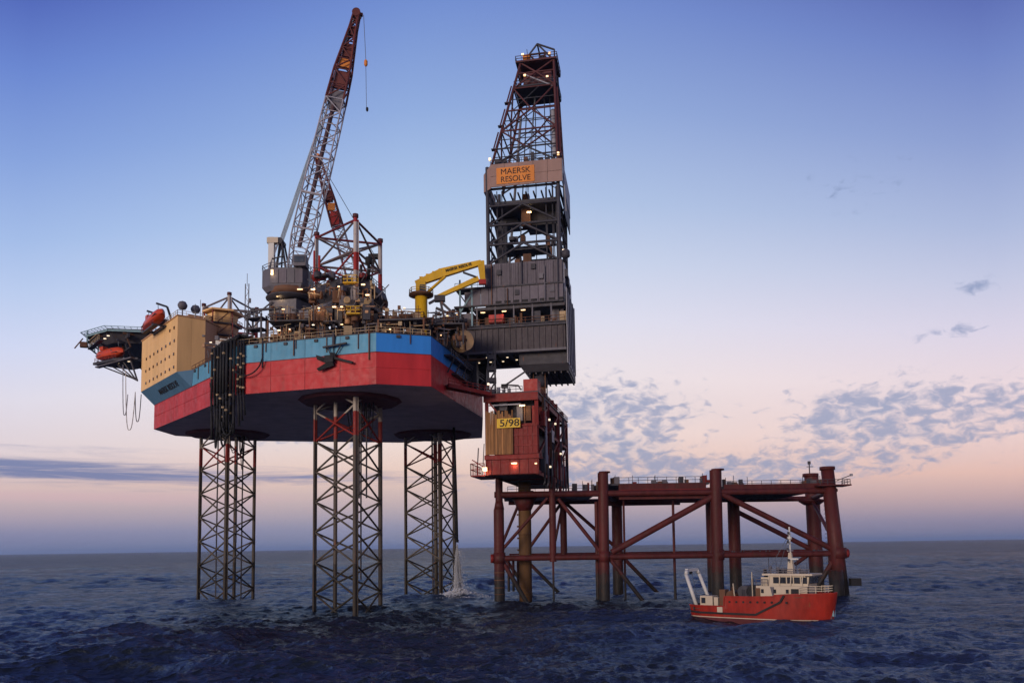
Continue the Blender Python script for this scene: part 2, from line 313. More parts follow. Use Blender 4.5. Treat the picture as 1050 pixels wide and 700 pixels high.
# ------------------------------------------------------------------ sea: one sheet to the horizon, dense and wavy where it is near
def make_sea():
    a1 = np.radians(np.linspace(-46, 46, 760)); a2 = np.radians(np.linspace(46, 314, 68)[1:-1]); ang = np.concatenate([a1, a2])
    r = [3.0, 12, 25, 36, 44, 50]
    while r[-1] < 1500: r.append(r[-1]+max(.12, r[-1]**2*1.7e-5))
    r += list(np.geomspace(1650, 60000, 34)); r = np.array(r); step = np.gradient(r)
    A, Rr = np.meshgrid(ang, r); x = Rr*np.sin(A); y = Rr*np.cos(A)
    dx = np.zeros_like(x); dy = np.zeros_like(x); dz = np.zeros_like(x)
    g = np.random.default_rng(5); cell = np.maximum(step, r*.0021)[:, None]; far = np.clip(1.6-r/1400, 0, 1)[:, None]
    for i in range(170):
        lam = .85*(34/.85)**g.random(); th = R(166)+g.normal()*.62; k = 2*math.pi/lam; ph = g.random()*6.283
        amp = .0105*lam**(.5 if lam < 5 else .78)*(.86 if lam >= 5 else 1)*(.5+g.random()); fade = amp*np.clip((lam/cell-1.1)/1.6, 0, 1)*far
        hot = int(np.argmax(np.where(fade[:, 0] > 0, np.arange(len(r)), 0)))+1
        t = k*(x[:hot]*math.sin(th)+y[:hot]*math.cos(th))+ph; s = np.sin(t)*fade[:hot]; c = np.cos(t)*fade[:hot]
        dz[:hot] += s; dx[:hot] += c*math.sin(th)*.95; dy[:hot] += c*math.cos(th)*.95
    gust = .8+.35*np.sin(x*.021+y*.013+1)*np.sin(y*.017-x*.008)
    co = np.stack([x+dx*gust, y+dy*gust, dz*gust], -1).reshape(-1, 3)
    nr, na = x.shape; i0 = (np.arange(nr-1)[:, None]*na+np.arange(na)[None]).ravel(); nx = (np.arange(nr-1)[:, None]*na+(np.arange(na)+1)[None] % na).ravel()
    q = np.stack([i0, i0+na, nx+na, nx], -1)
    me = bpy.data.meshes.new('sea'); me.vertices.add(len(co)); me.vertices.foreach_set('co', co.ravel())
    me.loops.add(q.size); me.loops.foreach_set('vertex_index', q.ravel()); me.polygons.add(len(q)); me.polygons.foreach_set('loop_start', np.arange(0, q.size, 4))
    me.polygons.foreach_set('use_smooth', np.ones(len(q), dtype=bool)); me.update(); me.validate()
    o = bpy.data.objects.new('sea', me); link(o, None); struct(o)
    m = bpy.data.materials.new('sea_water'); m.use_nodes = True; nt = m.node_tree; L = nt.links.new; b = nt.nodes['Principled BSDF']
    nt.nodes.remove(b); df = nd(nt, 'ShaderNodeBsdfDiffuse'); df.inputs[0].default_value = (.011,.015,.023,1)
    gl = nd(nt, 'ShaderNodeBsdfGlossy'); gl.inputs['Color'].default_value = (.42,.475,.55,1); gl.inputs['Roughness'].default_value = .10
    fr = nd(nt, 'ShaderNodeFresnel'); fr.inputs[0].default_value = 1.333; fp = nd(nt, 'ShaderNodeMath', operation='POWER'); L(fr.outputs[0], fp.inputs[0]); fp.inputs[1].default_value = 1.25; fm = nd(nt, 'ShaderNodeMath', operation='MINIMUM'); L(fp.outputs[0], fm.inputs[0])
    mxs = nd(nt, 'ShaderNodeMixShader'); L(fm.outputs[0], mxs.inputs[0]); L(df.outputs[0], mxs.inputs[1]); L(gl.outputs[0], mxs.inputs[2]); L(mxs.outputs[0], nt.nodes['Material Output'].inputs[0])
    ge = nd(nt, 'ShaderNodeNewGeometry'); hs = []; caps = []
    for sc_, w_ in ((.016, .22), (.11, .24), (.5, .30)):        # wind patches: ruffled and smoother water of several sizes
        mp = nd(nt, 'ShaderNodeMapping'); L(ge.outputs['Position'], mp.inputs[0]); mp.inputs[3].default_value = (.55, 1, 1); mp.inputs[2].default_value = (0, 0, R(7))
        n = nd(nt, 'ShaderNodeTexNoise'); n.inputs['Scale'].default_value = sc_; n.inputs['Detail'].default_value = 6; n.inputs['Roughness'].default_value = .7; L(mp.outputs[0], n.inputs['Vector'])
        mm = nd(nt, 'ShaderNodeMath', operation='MULTIPLY_ADD'); L(n.outputs[0], mm.inputs[0]); mm.inputs[1].default_value = w_*2; mm.inputs[2].default_value = -w_
        if caps: s_ = nd(nt, 'ShaderNodeMath', operation='ADD'); L(caps[-1], s_.inputs[0]); L(mm.outputs[0], s_.inputs[1]); caps.append(s_.outputs[0])
        else: caps.append(mm.outputs[0])
    s_ = nd(nt, 'ShaderNodeMath', operation='ADD', use_clamp=True); L(caps[-1], s_.inputs[0]); s_.inputs[1].default_value = .42; L(s_.outputs[0], fm.inputs[1])
    for sc_, st, wgt in ((1.2, (1, .5, 1), .26), (3.8, (1, .6, 1), .09), (.35, (1, .4, 1), .42)):
        mp = nd(nt, 'ShaderNodeMapping'); L(ge.outputs['Position'], mp.inputs[0]); mp.inputs[2].default_value = (0, 0, R(-14)); mp.inputs[3].default_value = (st[1], st[0], 1)
        n = nd(nt, 'ShaderNodeTexNoise'); n.inputs['Scale'].default_value = sc_; n.inputs['Detail'].default_value = 4; n.inputs['Roughness'].default_value = .6; n.inputs['Distortion'].default_value = .6
        L(mp.outputs[0], n.inputs['Vector']); mm = nd(nt, 'ShaderNodeMath', operation='MULTIPLY'); L(n.outputs[0], mm.inputs[0]); mm.inputs[1].default_value = wgt; hs.append(mm.outputs[0])
    s1 = nd(nt, 'ShaderNodeMath', operation='ADD'); L(hs[0], s1.inputs[0]); L(hs[1], s1.inputs[1])
    s2 = nd(nt, 'ShaderNodeMath', operation='ADD'); L(s1.outputs[0], s2.inputs[0]); L(hs[2], s2.inputs[1])
    bp = nd(nt, 'ShaderNodeBump'); bp.inputs['Strength'].default_value = 1.0; bp.inputs['Distance'].default_value = 1.0
    L(s2.outputs[0], bp.inputs['Height']); [L(bp.outputs[0], q.inputs['Normal']) for q in (df, gl, fr)]
    me.materials.append(m)
make_sea()

# ------------------------------------------------------------------ jack-up hull
HB, HM, HD = 41.5, 47.4, 50.9
HP = [(-86.4,191.5), (-52,150), (-24.2,142), (-14.6,145), (-6.5,182), (-8,216), (-31,223), (-69,215), (-86,203)]   # counter-clockwise seen from above
def make_hull():
    t = thing('rig_hull', 'huge red and blue jack-up rig hull raised above the sea on three legs', 'rig hull', (-47, 182, HB))
    cen = Vector((-45, 185))
    ins = []
    for p in HP: d = (Vector(p)-cen); ins.append(tuple(cen+d*(1-.12/d.length)))
    MB().prism(ins, HB+.02, HD-.02).build('hull_core', BOTTOM, t)
    for k in range(len(HP)):
        a = Vector((*HP[k], 0)); b = Vector((*HP[(k+1) % len(HP)], 0)); L = (b-a).length; n = max(1, round(L/7.2)); d = (b-a)/L; nn = Vector((d.y, -d.x, 0))
        for i in range(n):
            p = a+d*(L*i/n+(.035 if i else 0)); q = a+d*(L*(i+1)/n-(.035 if i < n-1 else 0))
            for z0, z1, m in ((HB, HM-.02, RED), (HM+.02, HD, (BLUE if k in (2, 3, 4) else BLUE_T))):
                off = nn*rnd.uniform(0, .025)
                MB().quad(p+off+Vector((0,0,z0)), q+off+Vector((0,0,z0)), q+off+Vector((0,0,z1)), p+off+Vector((0,0,z1)), .09).build('hull_plate', m, t)
        if k in (0, 1, 2):                              # stringer welds and fairleads standing proud of the plating
            bar('weld_seam', a+nn*.05+Vector((0,0,44.6)), b+nn*.05+Vector((0,0,44.6)), .08, RED, t); bar('paint_edge', a+nn*.06+Vector((0,0,HM)), b+nn*.06+Vector((0,0,HM)), .1, MAROON, t)
            for s in np.arange(4, L-2, 6.4): box('fairlead', a+d*float(s)+nn*.12+Vector((0,0,HD-.45)), (.7,.3,.5), DARK, t, math.atan2(d.y,d.x)); rod('vent_pipe', a+d*float(s+2.2)+nn*.14+Vector((0,0,HD-1.6-float(s) % 1.3)), a+d*float(s+2.2)+nn*.14+Vector((0,0,HD)), .09, BROWN, t)
        if k in (0, 1, 2, 3):
            bar('fender_rail', a+Vector((0,0,HD+.08)), b+Vector((0,0,HD+.08)), .16, DARK, t)
        if k == 1: MB().rail([a+Vector((0,0,HD+.1))-nn*.4, b+Vector((0,0,HD+.1))-nn*.4], 1.2, 2.2, .045).build('railing', BEIGE, t)
        if k == 2: MB().rail([a+Vector((0,0,HD+.1))-nn*.4, b+Vector((0,0,HD+.1))-nn*.4], 1.2, 1.6, .045).build('railing', BEIGE, t)
        if k == 0: MB().rail([a+d*26+Vector((0,0,HD+.1))-nn*.4, b+Vector((0,0,HD+.1))-nn*.4], 1.2, 2.2, .045).build('railing', BROWN, t)
    for c in LEGS:
        pl = [(c[0]+10.3*math.cos(2*math.pi*(i+.5)/14), c[1]+10.3*math.sin(2*math.pi*(i+.5)/14)) for i in range(14)]
        pl2 = [(c[0]+9.5*math.cos(2*math.pi*(i+.5)/14), c[1]+9.5*math.sin(2*math.pi*(i+.5)/14)) for i in range(14)]
        MB().prism(pl2, HB-.55, HB-.03, pl).build('leg_well', MAROON, t)
    # narrow pipes and weld fixtures on the near faces
    a = Vector((-52,150,0)); b = Vector((-24.2,142,0)); d = (b-a).normalized(); nn = Vector((d.y,-d.x,0))
    for s, z0, z1, m in ((5.5, 46.2, 51.5, DARK), (12.2, 48.0, 51.4, BROWN), (27.6, 46.0, 51.6, BROWN), (20.3, 49, 51.3, DARK)):
        rod('overboard_pipe', a+d*s+nn*.22+Vector((0,0,z0)), a+d*s+nn*.22+Vector((0,0,z1)), .12, m, t)
    # walkway hung along the stern face
    a = Vector((-14.6,145,0)); b = Vector((-6.5,182,0)); d = (b-a).normalized(); nn = Vector((d.y,-d.x,0))
    for s0, s1, z, w in ((8, 34, 49.2, 1.5), (13, 36, 46.6, 1.1)):
        MB().beam(a+d*s0+nn*(w/2)+Vector((0,0,z)), a+d*s1+nn*(w/2)+Vector((0,0,z)), w, .3).build('walkway', DARK, t)
        MB().rail([a+d*s0+nn*w+Vector((0,0,z+.1)), a+d*s1+nn*w+Vector((0,0,z+.1))], 1.1, 1.5, .05).build('railing', GREY, t)
    for i in range(6):
        s = 10+i*4.4; bar('bracket', a+d*s+nn*.1+Vector((0,0,46.2)), a+d*s+nn*1.5+Vector((0,0,49)), .25, DARK, t)
    for i in range(5):
        s = 21+i*1.3; rod('stern_hose', a+d*s+nn*.5+Vector((0,0,50.6)), a+d*(s+2)+nn*.4+Vector((0,0,44.6+i*.5)), .12, GREY, t)
LEGS = [(-72, 201.5), (-32.1, 158.2), (-20.6, 208.0)]
make_hull()

# ------------------------------------------------------------------ three lattice legs
def make_leg(c, label, ztop, extra, zbreak=None):
    t = thing('lattice_support', label, 'rig leg', (c[0], c[1], 0), 'lattice legs of the rig')
    A0 = 288; ch = [Vector((c[0]+7.55*math.cos(R(A0+120*i)), c[1]+7.55*math.sin(R(A0+120*i)), 0)) for i in range(3)]
    for i, p in enumerate(ch):
        rod('chord', p+Vector((0,0,-6)), p+Vector((0,0,ztop+.4)), .41, CHORD, t)
        d = (p-Vector((c[0],c[1],0))).normalized(); s = Vector((-d.y,d.x,0))
        bar('rack', p+s*.5+Vector((0,0,-6)), p+s*.5+Vector((0,0,ztop)), .28, CHORD, t)
        rod('chord_cap', p+Vector((0,0,ztop+.4)), p+Vector((0,0,ztop+1.1)), .58, MAST, t)
    z = ztop; bay = 6.05; k = 0
    while z > -4:
        for i in range(3):
            p, q = ch[i], ch[(i+1) % 3]
            if 43 < z < 55 and 43 < z-bay < 58: continue
            rod('brace', p+Vector((0,0,z)), q+Vector((0,0,z-bay)), .20, LBRACE, t); rod('brace', q+Vector((0,0,z)), p+Vector((0,0,z-bay)), .20, LBRACE, t)
            if k in (0, 1): rod('horizontal_brace', p+Vector((0,0,z)), q+Vector((0,0,z)), .24, LBRACE, t)
        z -= bay; k += 1
    for j, (ox, oy, r, z0, z1, m) in enumerate(extra):
        rod('riser_pipe', (c[0]+ox, c[1]+oy, z0), (c[0]+ox, c[1]+oy, z1), r, m, t)
    return t
make_leg(LEGS[0], 'lattice leg under the tan accommodation block, leftmost of the three legs', 74.9, [(2.6,-1.5,.42,-5,44,CHORD), (-2.5,0,.18,0,44,DARK), (4.0,-.5,.18,-3,44,DARK), (3.4,-3,.2,14,44,DARK)])
make_leg(LEGS[1], 'nearest lattice leg with red and white bands, middle of the three', 75.9, [(-2.6,-1.6,.40,-5,46,CHORD), (2.2,-.5,.16,6,44,DARK), (3.2,0,.16,22,44,DARK), (1.6,.8,.16,22,44,DARK)])
make_leg(LEGS[2], 'farthest lattice leg beside the water jet, rightmost of the three', 57.5, [(1.1,-5.0,.5,-5,44,CHORD), (.2,-4,.22,-3,44,DARK)])

# hoses looping inside the legs, under the hull
def loop_hose(p, q, sag, r, mat, parent, name='hose'):
    p, q = Vector(p), Vector(q); pts = []
    for i in range(13):
        s = i/12; pt = p.lerp(q, s); pt.z -= sag*(1-(2*s-1)**2)**.6; pts.append(pt)
    return MB().path(pts, r, 6).build(name, mat, parent, smooth=True)
def make_bundle():
    t = thing('hose_bundle', 'dark bundle of thick hoses draped over the hull side beside the leftmost leg', 'hoses', (-58, 155, 47))
    d = Vector((-.638,.770,0)); nn = Vector((-.770,-.638,0)); K = Vector((-52,150,0))
    for i in range(19):
        s = .2+i*.55; p = K+d*(s+rnd.uniform(-.1,.1))+nn*(.55+.5*(i % 3)); top = Vector((p.x,p.y,51.6+rnd.uniform(0,.9)))
        low = Vector((p.x+rnd.uniform(-.3,.3), p.y+rnd.uniform(0,.8), 33.5+rnd.uniform(0,5)))
        inn = K+d*s-nn*4
        MB().path([Vector((inn.x,inn.y,52.6+.1*i)), K+d*s-nn*.4+Vector((0,0,53.2)), top, Vector((p.x,p.y,42.0)), lerp((p.x,p.y,42), low, .3), low], .27, 6).build('hose', BLACK, t, smooth=True)
        for z in range(1+i % 2): 
            zz = rnd.uniform(37,51); MB().tube((p.x,p.y,zz), (p.x,p.y,zz+.35), .33, 8).build('hose_clamp', BEIGE, t)
    for i in range(3):
        s = -1.1-i*.35; dd = Vector((.961,-.276,0)); n2 = Vector((-.276,-.961,0)); p = K+dd*(.4+.6*i)+n2*.4
        MB().path([p-n2*3+Vector((0,0,52)), p+Vector((0,0,51.8)), p+Vector((0,0,41.8)), p+Vector((.2,.6,35.5+i))], .22, 6).build('hose', BLACK, t, smooth=True)
        for z in range(4): zz = 42+z*2.1+rnd.random(); MB().tube((p.x,p.y,zz), (p.x,p.y,zz+.35), .28, 8).build('hose_clamp', BEIGE, t)
    loop_hose((-52.6,148.9,47), (-46.5,147.4,47.8), 2.6, .13, BLACK, t); loop_hose((-61,160,46), (-58.6,157,45), 1.6, .13, BLACK, t)
    for i in range(7):
        s = .6+i*1.4; p = K+d*s+nn*.6; loop_hose((p.x,p.y,36), (p.x+rnd.uniform(-2.4,1.6),p.y+1,36.5), rnd.uniform(1.5,4.5), .2, BLACK, t)
    # frame at the deck edge that the hoses ride over
    MB().beam(K+d*1.8+nn*.5+Vector((0,0,52.2)), K+d*9.6+nn*.5+Vector((0,0,52.2)), .9, .7).build('saddle', DARK, t)
make_bundle()
def leg_loops():
    for c, n, lab in ((LEGS[1], 6, 'slack cables looping inside the middle leg below the hull'), (LEGS[0], 6, 'coiled cables hanging inside the leftmost leg below the hull')):
        t = thing('slack_cables', lab, 'cables', (c[0]+1, c[1], 34))
        for i in range(n):
            x = c[0]-1+i*.85; y = c[1]+rnd.uniform(-2,2)
            loop_hose((x,y,41.4), (x+rnd.uniform(.8,2.4),y+.5,41.4), rnd.uniform(4,10), .11, BLACK, t, 'cable')
leg_loops()

# ------------------------------------------------------------------ anchor on its bolster
def make_anchor():
    t = thing('anchor', 'dark steel anchor stowed against the hull below the blue band', 'anchor', (-30, 142.6, 46))
    a = Vector((-52,150,0)); d = Vector((.961,-.276,0)); nn = Vector((-.276,-.961,0))
    P = lambda s, o, z: a+d*s+nn*o+Vector((0,0,z))
    bar('rack_beam', P(18.6,.7,48.9), P(23.4,.7,49.3), .5, DARK, t, .28)
    bar('rack_strut', P(19.4,.6,48.9), P(20.2,.3,46.9), .18, DARK, t); bar('rack_strut', P(22.2,.6,49.1), P(20.6,.3,46.9), .18, DARK, t)
    bar('rack_arm', P(20.4,.2,49.2), P(20.4,.2,51.6), .28, DARK, t)
    bar('shank', P(20.4,.7,46.9), P(24.6,.7,45.6), .42, BLACK, t)
    MB().box(P(20.0,.8,46.6), (1.7,.9,1.3), -.28).box(P(20.6,.8,47.2), (.9,.8,.9), .3).build('crown', BLACK, t)
    MB().add([P(19.4,1.2,46.8), P(17.2,.9,47.6), P(17.4,.8,46.7), P(19.4,.8,45.9), P(19.4,.4,46.8), P(17.4,.6,47.5), P(17.5,.6,46.8), P(19.4,.4,45.9)], [(0,1,2,3), (7,6,5,4), (0,4,5,1), (1,5,6,2), (2,6,7,3), (3,7,4,0)]).build('fluke', BLACK, t)
    MB().add([P(20.4,1.2,46.3), P(17.6,1.3,44.9), P(17.9,1.1,44.5), P(20.9,.8,45.4), P(20.4,.4,46.3), P(17.7,.8,44.9), P(18,.8,44.5), P(20.9,.4,45.4)], [(0,1,2,3), (7,6,5,4), (0,4,5,1), (1,5,6,2), (2,6,7,3), (3,7,4,0)]).build('fluke', BLACK, t)
    rod('pendant', P(20.4,.4,47.4), P(20.8,.2,51), .09, BLACK, t)
make_anchor()

# ------------------------------------------------------------------ accommodation block over the bow
AP1 = Vector((-72.6,171.2,0)); AD = Vector((-.638,.770,0)); AN = Vector((-.770,-.638,0)); AL = 27.6     # near corner, along the front wall, outward
def ap(s, o, z): return AP1+AD*s+AN*o+Vector((0,0,z))
def make_block():
    t = thing('accommodation_block', 'tan accommodation block with rows of small dark windows at the bow', 'building', (-78,182,HD))
    W0, ZT = HD, 63.4
    core = [ap(0.1,-.12,0), ap(AL-.1,-.12,0), ap(AL-.1,-13,0), ap(6,-13,0), ap(.1,-5.9,0)]
    MB().prism([(p.x,p.y) for p in reversed(core)], W0+.02, ZT-.1).build('block_core', TAN2, t)
    for i in range(6):                                  # front wall in six tall plates, the joints between them open
        s0, s1 = AL*i/6, AL*(i+1)/6; off = rnd.uniform(0,.02)
        MB().quad(ap(s1-.02,off,W0), ap(s0+.02,off,W0), ap(s0+.02,off,ZT), ap(s1-.02,off,ZT), .1).build('wall_plate', TAN, t)
    for i in range(2):
        MB().quad(ap(0,-3*i-.02,W0), ap(0,-3*i-2.98,W0), ap(0,-3*i-2.98,ZT), ap(0,-3*i-.02,ZT), .1).build('wall_plate', TAN, t)
    MB().prism([(p.x,p.y) for p in reversed([ap(-.15,.2,0), ap(AL+.15,.2,0), ap(AL+.15,-13,0), ap(6,-13.1,0), ap(-.15,-6,0)])], ZT, ZT+.25).build('roof', TAN2, t)
    for r in range(4):
        for c in range(8):
            if r == 3 and c > 1: continue
            s = 1.9+c*3.05+(.25 if r % 2 else 0); z = 52.3+r*2.95
            w = MB().box(ap(s,.05,z), (.52,.2,.62), math.atan2(AD.y,AD.x)).build('window', BROWN, t)
            MB().box(ap(s,.14,z), (.38,.10,.46), math.atan2(AD.y,AD.x)).build('pane', GLASS, w)
    MB().rail([ap(.2,-5.6,ZT+.25), ap(.2,0,ZT+.25), ap(9,0,ZT+.25)], 1.1, 1.4, .045).build('roof_railing', WHITE, t)
    # flared underside that carries the block past the hull edge
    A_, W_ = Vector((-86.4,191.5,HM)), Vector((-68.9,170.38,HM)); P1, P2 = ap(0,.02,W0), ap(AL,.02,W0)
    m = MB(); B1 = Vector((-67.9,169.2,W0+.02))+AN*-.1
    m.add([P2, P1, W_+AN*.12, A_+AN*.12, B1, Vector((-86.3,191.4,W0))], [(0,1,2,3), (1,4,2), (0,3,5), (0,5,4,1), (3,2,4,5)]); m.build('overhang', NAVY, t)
    rt = -AD; up = lerp(P1,P2,.5)-lerp(W_,A_,.5); up = (up-rt*up.dot(rt)).normalized()
    nn = rt.cross(up).normalized(); o = lerp(lerp(P1,P2,.40), lerp(W_,A_,.40), .52)+nn*.16
    text('ship_name', 'MAERSK RESOLVE', 1.9, o, rt, up, BLACK, t, .02, .02, 13.5)
    for s, o_, h in ((.8,-1.2,3.2), (1.4,-4.2,3.0)):   # satellite dishes on the roof
        rod('dish_mast', ap(s,o_,ZT), ap(s,o_,ZT+h-1.0), .14, GREY, t)
        MB().lathe(ap(s,o_,ZT+h-1.5), [(.05,0), (.7,.15), (1.0,.7), (1.05,1.1), (.7,1.75), (.05,2.0)], 12).build('radome', GREY, t, True)
    rod('whip_antenna', ap(0.6,-5,ZT), ap(.6,-5,ZT+4.6), .06, WIRE, t); rod('whip_antenna', ap(.4,-3.8,ZT), ap(.4,-3.8,ZT+3.4), .06, WIRE, t)
    MB().box(ap(8,-6,ZT+1.2), (5,4,2.2), math.atan2(AD.y,AD.x)).build('roof_cabin', TAN2, t)
make_block()

def make_tower():
    t = thing('stair_tower', 'tan walled tiers with dark walkways wrapped round the leftmost leg', 'tower', (-70,186,HD))
    cx, cy = -67.6, 184.0
    base = [(-3.6,-2.2), (-.6,-4.6), (3.5,-2.6), (4.2,2.2), (-3.0,3.2)]
    for k in range(5):
        z0 = 53.0+k*2.85; f = 1.0-.035*k; sl = .82
        lo = [(cx+x*f*sl, cy+y*f*sl) for x, y in base]; hi = [(cx+x*f*(sl+.08), cy+y*f*(sl+.08)) for x, y in base]
        MB().prism(lo, z0+.2, z0+2.65, hi).build('tier_wall', TAN2 if k < 4 else TAN, t)
        w = [(cx+x*f*1.12, cy+y*f*1.12) for x, y in base]
        MB().prism(w, z0-.15, z0+.15).build('walkway', DARK, t)
        MB().rail([(x,y,z0+.15) for x, y in w], 1.15, 1.5, .05, True).build('railing', TAN2, t)
        for j in (0, 1, 2): 
            x, y = w[j]; bar('post', (x*.97+cx*.03,y*.97+cy*.03,z0), (x*.97+cx*.03,y*.97+cy*.03,z0+3.1), .22, MRED, t)
        if k in (1, 2, 3, 4): lamp((w[0][0]+.6,w[0][1]-.4,z0+1.6), t, (.8,.4,.7), LAMPW)
        box('locker', (w[1][0]-1.6,w[1][1]+1.4,z0+1.0), (1.2,.8,1.6), TAN2 if k % 2 else BEIGE, t, .6)
    MB().prism([(cx+x*1.05, cy+y*1.05) for x, y in base], 67.3, 67.7).build('roof', TAN, t)
    for i in range(5):
        bar('stair_flight', (w[1][0]+1.0,w[1][1]+.3,53+i*2.85), (w[2][0]-.4,w[2][1]-.4,55.8+i*2.85), .5, BROWN, t, .18)
make_tower()

# ------------------------------------------------------------------ helideck
def make_helideck():
    c = Vector((-99.5,211,0)); z = 68.6; rr = 12.6
    t = thing('helideck', 'dark helideck with pale safety nets jutting out beyond the accommodation block', 'helideck', (c.x,c.y,60))
    oc = [(c.x+rr*math.cos(R(22.5+45*i+12)), c.y+rr*math.sin(R(22.5+45*i+12))) for i in range(8)]
    MB().prism(oc, z-.45, z).build('deck', DARK, t)
    for i in range(8):
        a, b = Vector((*oc[i],z-.2)), Vector((*oc[(i+1) % 8],z-.2)); out = ((a+b)/2-Vector((c.x,c.y,z-.2))).normalized()*1.5+Vector((0,0,.45))
        o2 = (a-Vector((c.x,c.y,a.z))).normalized()*1.6+Vector((0,0,.45)); o3 = (b-Vector((c.x,c.y,b.z))).normalized()*1.6+Vector((0,0,.45))
        m = MB(); m.beam(a+o2, b+o3, .14); n = 7
        for j in range(n+1): m.beam(a.lerp(b,j/n), (a+o2).lerp(b+o3,j/n), .1)
        m.beam((a*2+a+o2)/3 if False else a.lerp(a+o2,.5), b.lerp(b+o3,.5), .07); m.build('safety_net', TEAL, t)
        bar('rim_beam', a-Vector((0,0,.3)), b-Vector((0,0,.3)), .45, TEAL if i in (3,4,5) else GREY, t)
    MB().prism([(c.x+(x-c.x)*.8,c.y+(y-c.y)*.8) for x, y in oc], z-3.1, z-.5, [(c.x+(x-c.x)*.93,c.y+(y-c.y)*.93) for x, y in oc]).build('underdeck', DARK, t)
    for i in range(4):
        a, b = Vector((*oc[3],0)), Vector((*oc[4],0)); p = a.lerp(b, i/3); bar('end_frame', p+Vector((0,0,z-3.4)), p+Vector((0,0,z+.9)), .3, TEAL, t)
    for zz in (z-3.2,z-1.6): bar('end_frame', Vector((*oc[3],zz)), Vector((*oc[4],zz)), .3, TEAL, t)
    for i in range(-3, 4):
        h = math.sqrt(rr*rr*.85-(i*3.2)**2); p = c+AD*(i*3.2)
        bar('floor_beam', p-AN*h+Vector((0,0,z-.9)), p+AN*h+Vector((0,0,z-.9)), .35, BROWN if i % 2 else DARK, t, .8)
    for i in (-1, 1):
        p = c+AN*i*5.5
        bar('main_girder', p-AD*11+Vector((0,0,z-1.7)), p+AD*11+Vector((0,0,z-1.7)), .5, DARK, t, 1.1)
        for s in (-9,-3,3,8): bar('truss_strut', p+AD*s+Vector((0,0,z-1.8)), p+AD*(s-4)+Vector((0,0,z-5.2)), .3, BROWN, t)
        bar('lower_chord', p-AD*12+Vector((0,0,z-5.2)), p+AD*4+Vector((0,0,z-5.2)), .35, DARK, t)
        bar('prop', p-AD*3+Vector((0,0,z-1.8)), Vector((-88,200,55))+AN*i*3, .5, DARK, t)
    for s in (-8,-4.5,-1,2.5): 
        p = c+AN*9.6+AD*s; lamp(p+Vector((0,0,z-1.9)), t, (.8,.5,.22), LAMPW)
    MB().beam(c+AN*11.4-AD*5+Vector((0,0,z-1.2)), c+AN*11.4+AD*6+Vector((0,0,z-1.2)), .7, .2).build('catwalk', BEIGE, t)
    MB().rail([c+AN*11.9-AD*9+Vector((0,0,z-3.4)), c+AN*11.9+AD*3+Vector((0,0,z-3.4))], 1.1, 1.6, .05).build('railing', BEIGE, t)
    MB().beam(c+AN*11.4-AD*9+Vector((0,0,z-3.5)), c+AN*11.4+AD*3+Vector((0,0,z-3.5)), 1.2, .2).build('catwalk', DARK, t)
    rod('fire_monitor', (-111.5,201,64.2), (-110,202,67), .16, BROWN, t); box('foam_tank', (-109.5,201.5,65.2), (1.6,1.4,1.3), BROWN, t, .4)
make_helideck()

# ------------------------------------------------------------------ enclosed lifeboats on davits
def make_lifeboat(c, dirv, L, label, tilt=0.0):
    d = Vector((dirv[0],dirv[1],0)).normalized(); s = Vector((-d.y,d.x,0)); c = Vector(c)
    t = thing('lifeboat', label, 'lifeboat', c, 'enclosed orange lifeboats')
    prof = [(-.5,.05,.1,.55), (-.47,.55,-.35,.85), (-.36,.86,-.62,1.05), (-.12,1,-.72,1.15), (.15,1,-.72,1.15), (.34,.84,-.6,1.05), (.45,.5,-.3,.8), (.5,.05,.2,.45)]
    lower, upper = MB(), MB(); n = 10
    for m, up in ((lower, False), (upper, True)):
        rings = []
        for x, w, zl, zu in prof:
            ring = []
            for i in range(n+1):
                a = math.pi*i/n; yy = math.cos(a)*w*1.4; zz = math.sin(a)**.8*((zu if up else zl)*1.5)
                ring.append(c+d*(x*L)+s*yy+Vector((0,0,zz+x*L*tilt)))
            rings.append(ring)
        vs = [p for r in rings for p in r]; k = n+1; fs = []
        for i in range(len(prof)-1):
            for j in range(n): f = (i*k+j, i*k+j+1, (i+1)*k+j+1, (i+1)*k+j); fs.append(f if not up else f[::-1])
        fs += [tuple(range(k)), tuple(range((len(prof)-1)*k, len(prof)*k))]
        m.add(vs, fs)
    lower.build('hull', ORANGE, t, True); upper.build('canopy', ORANGE, t, True)
    MB().box(c+d*(-.28*L)+Vector((0,0,2.0-.28*L*tilt)), (1.5,1.4,.9), math.atan2(d.y,d.x)).build('cockpit', ORANGE, t)
    for x in (-.15,.03,.2):
        for sd in (-1,): MB().box(c+d*(x*L)+s*sd*1.22+Vector((0,0,.7+x*L*tilt)), (.55,.12,.35), math.atan2(d.y,d.x)).build('porthole', GLASS, t)
    bar('fender', c-d*.42*L-s*1.25+Vector((0,0,.05-.42*L*tilt)), c+d*.42*L-s*1.25+Vector((0,0,.05+.42*L*tilt)), .16, BLACK, t)
    return t
make_lifeboat(ap(12.6,1.5,64.7), (-AD.x,-AD.y), 13.4, 'orange lifeboat slung above the tan front wall of the block', .06)
make_lifeboat((-101.5,199.5,61.9), (.86,-.50), 10.4, 'orange lifeboat hung under the helideck, lower of the two')
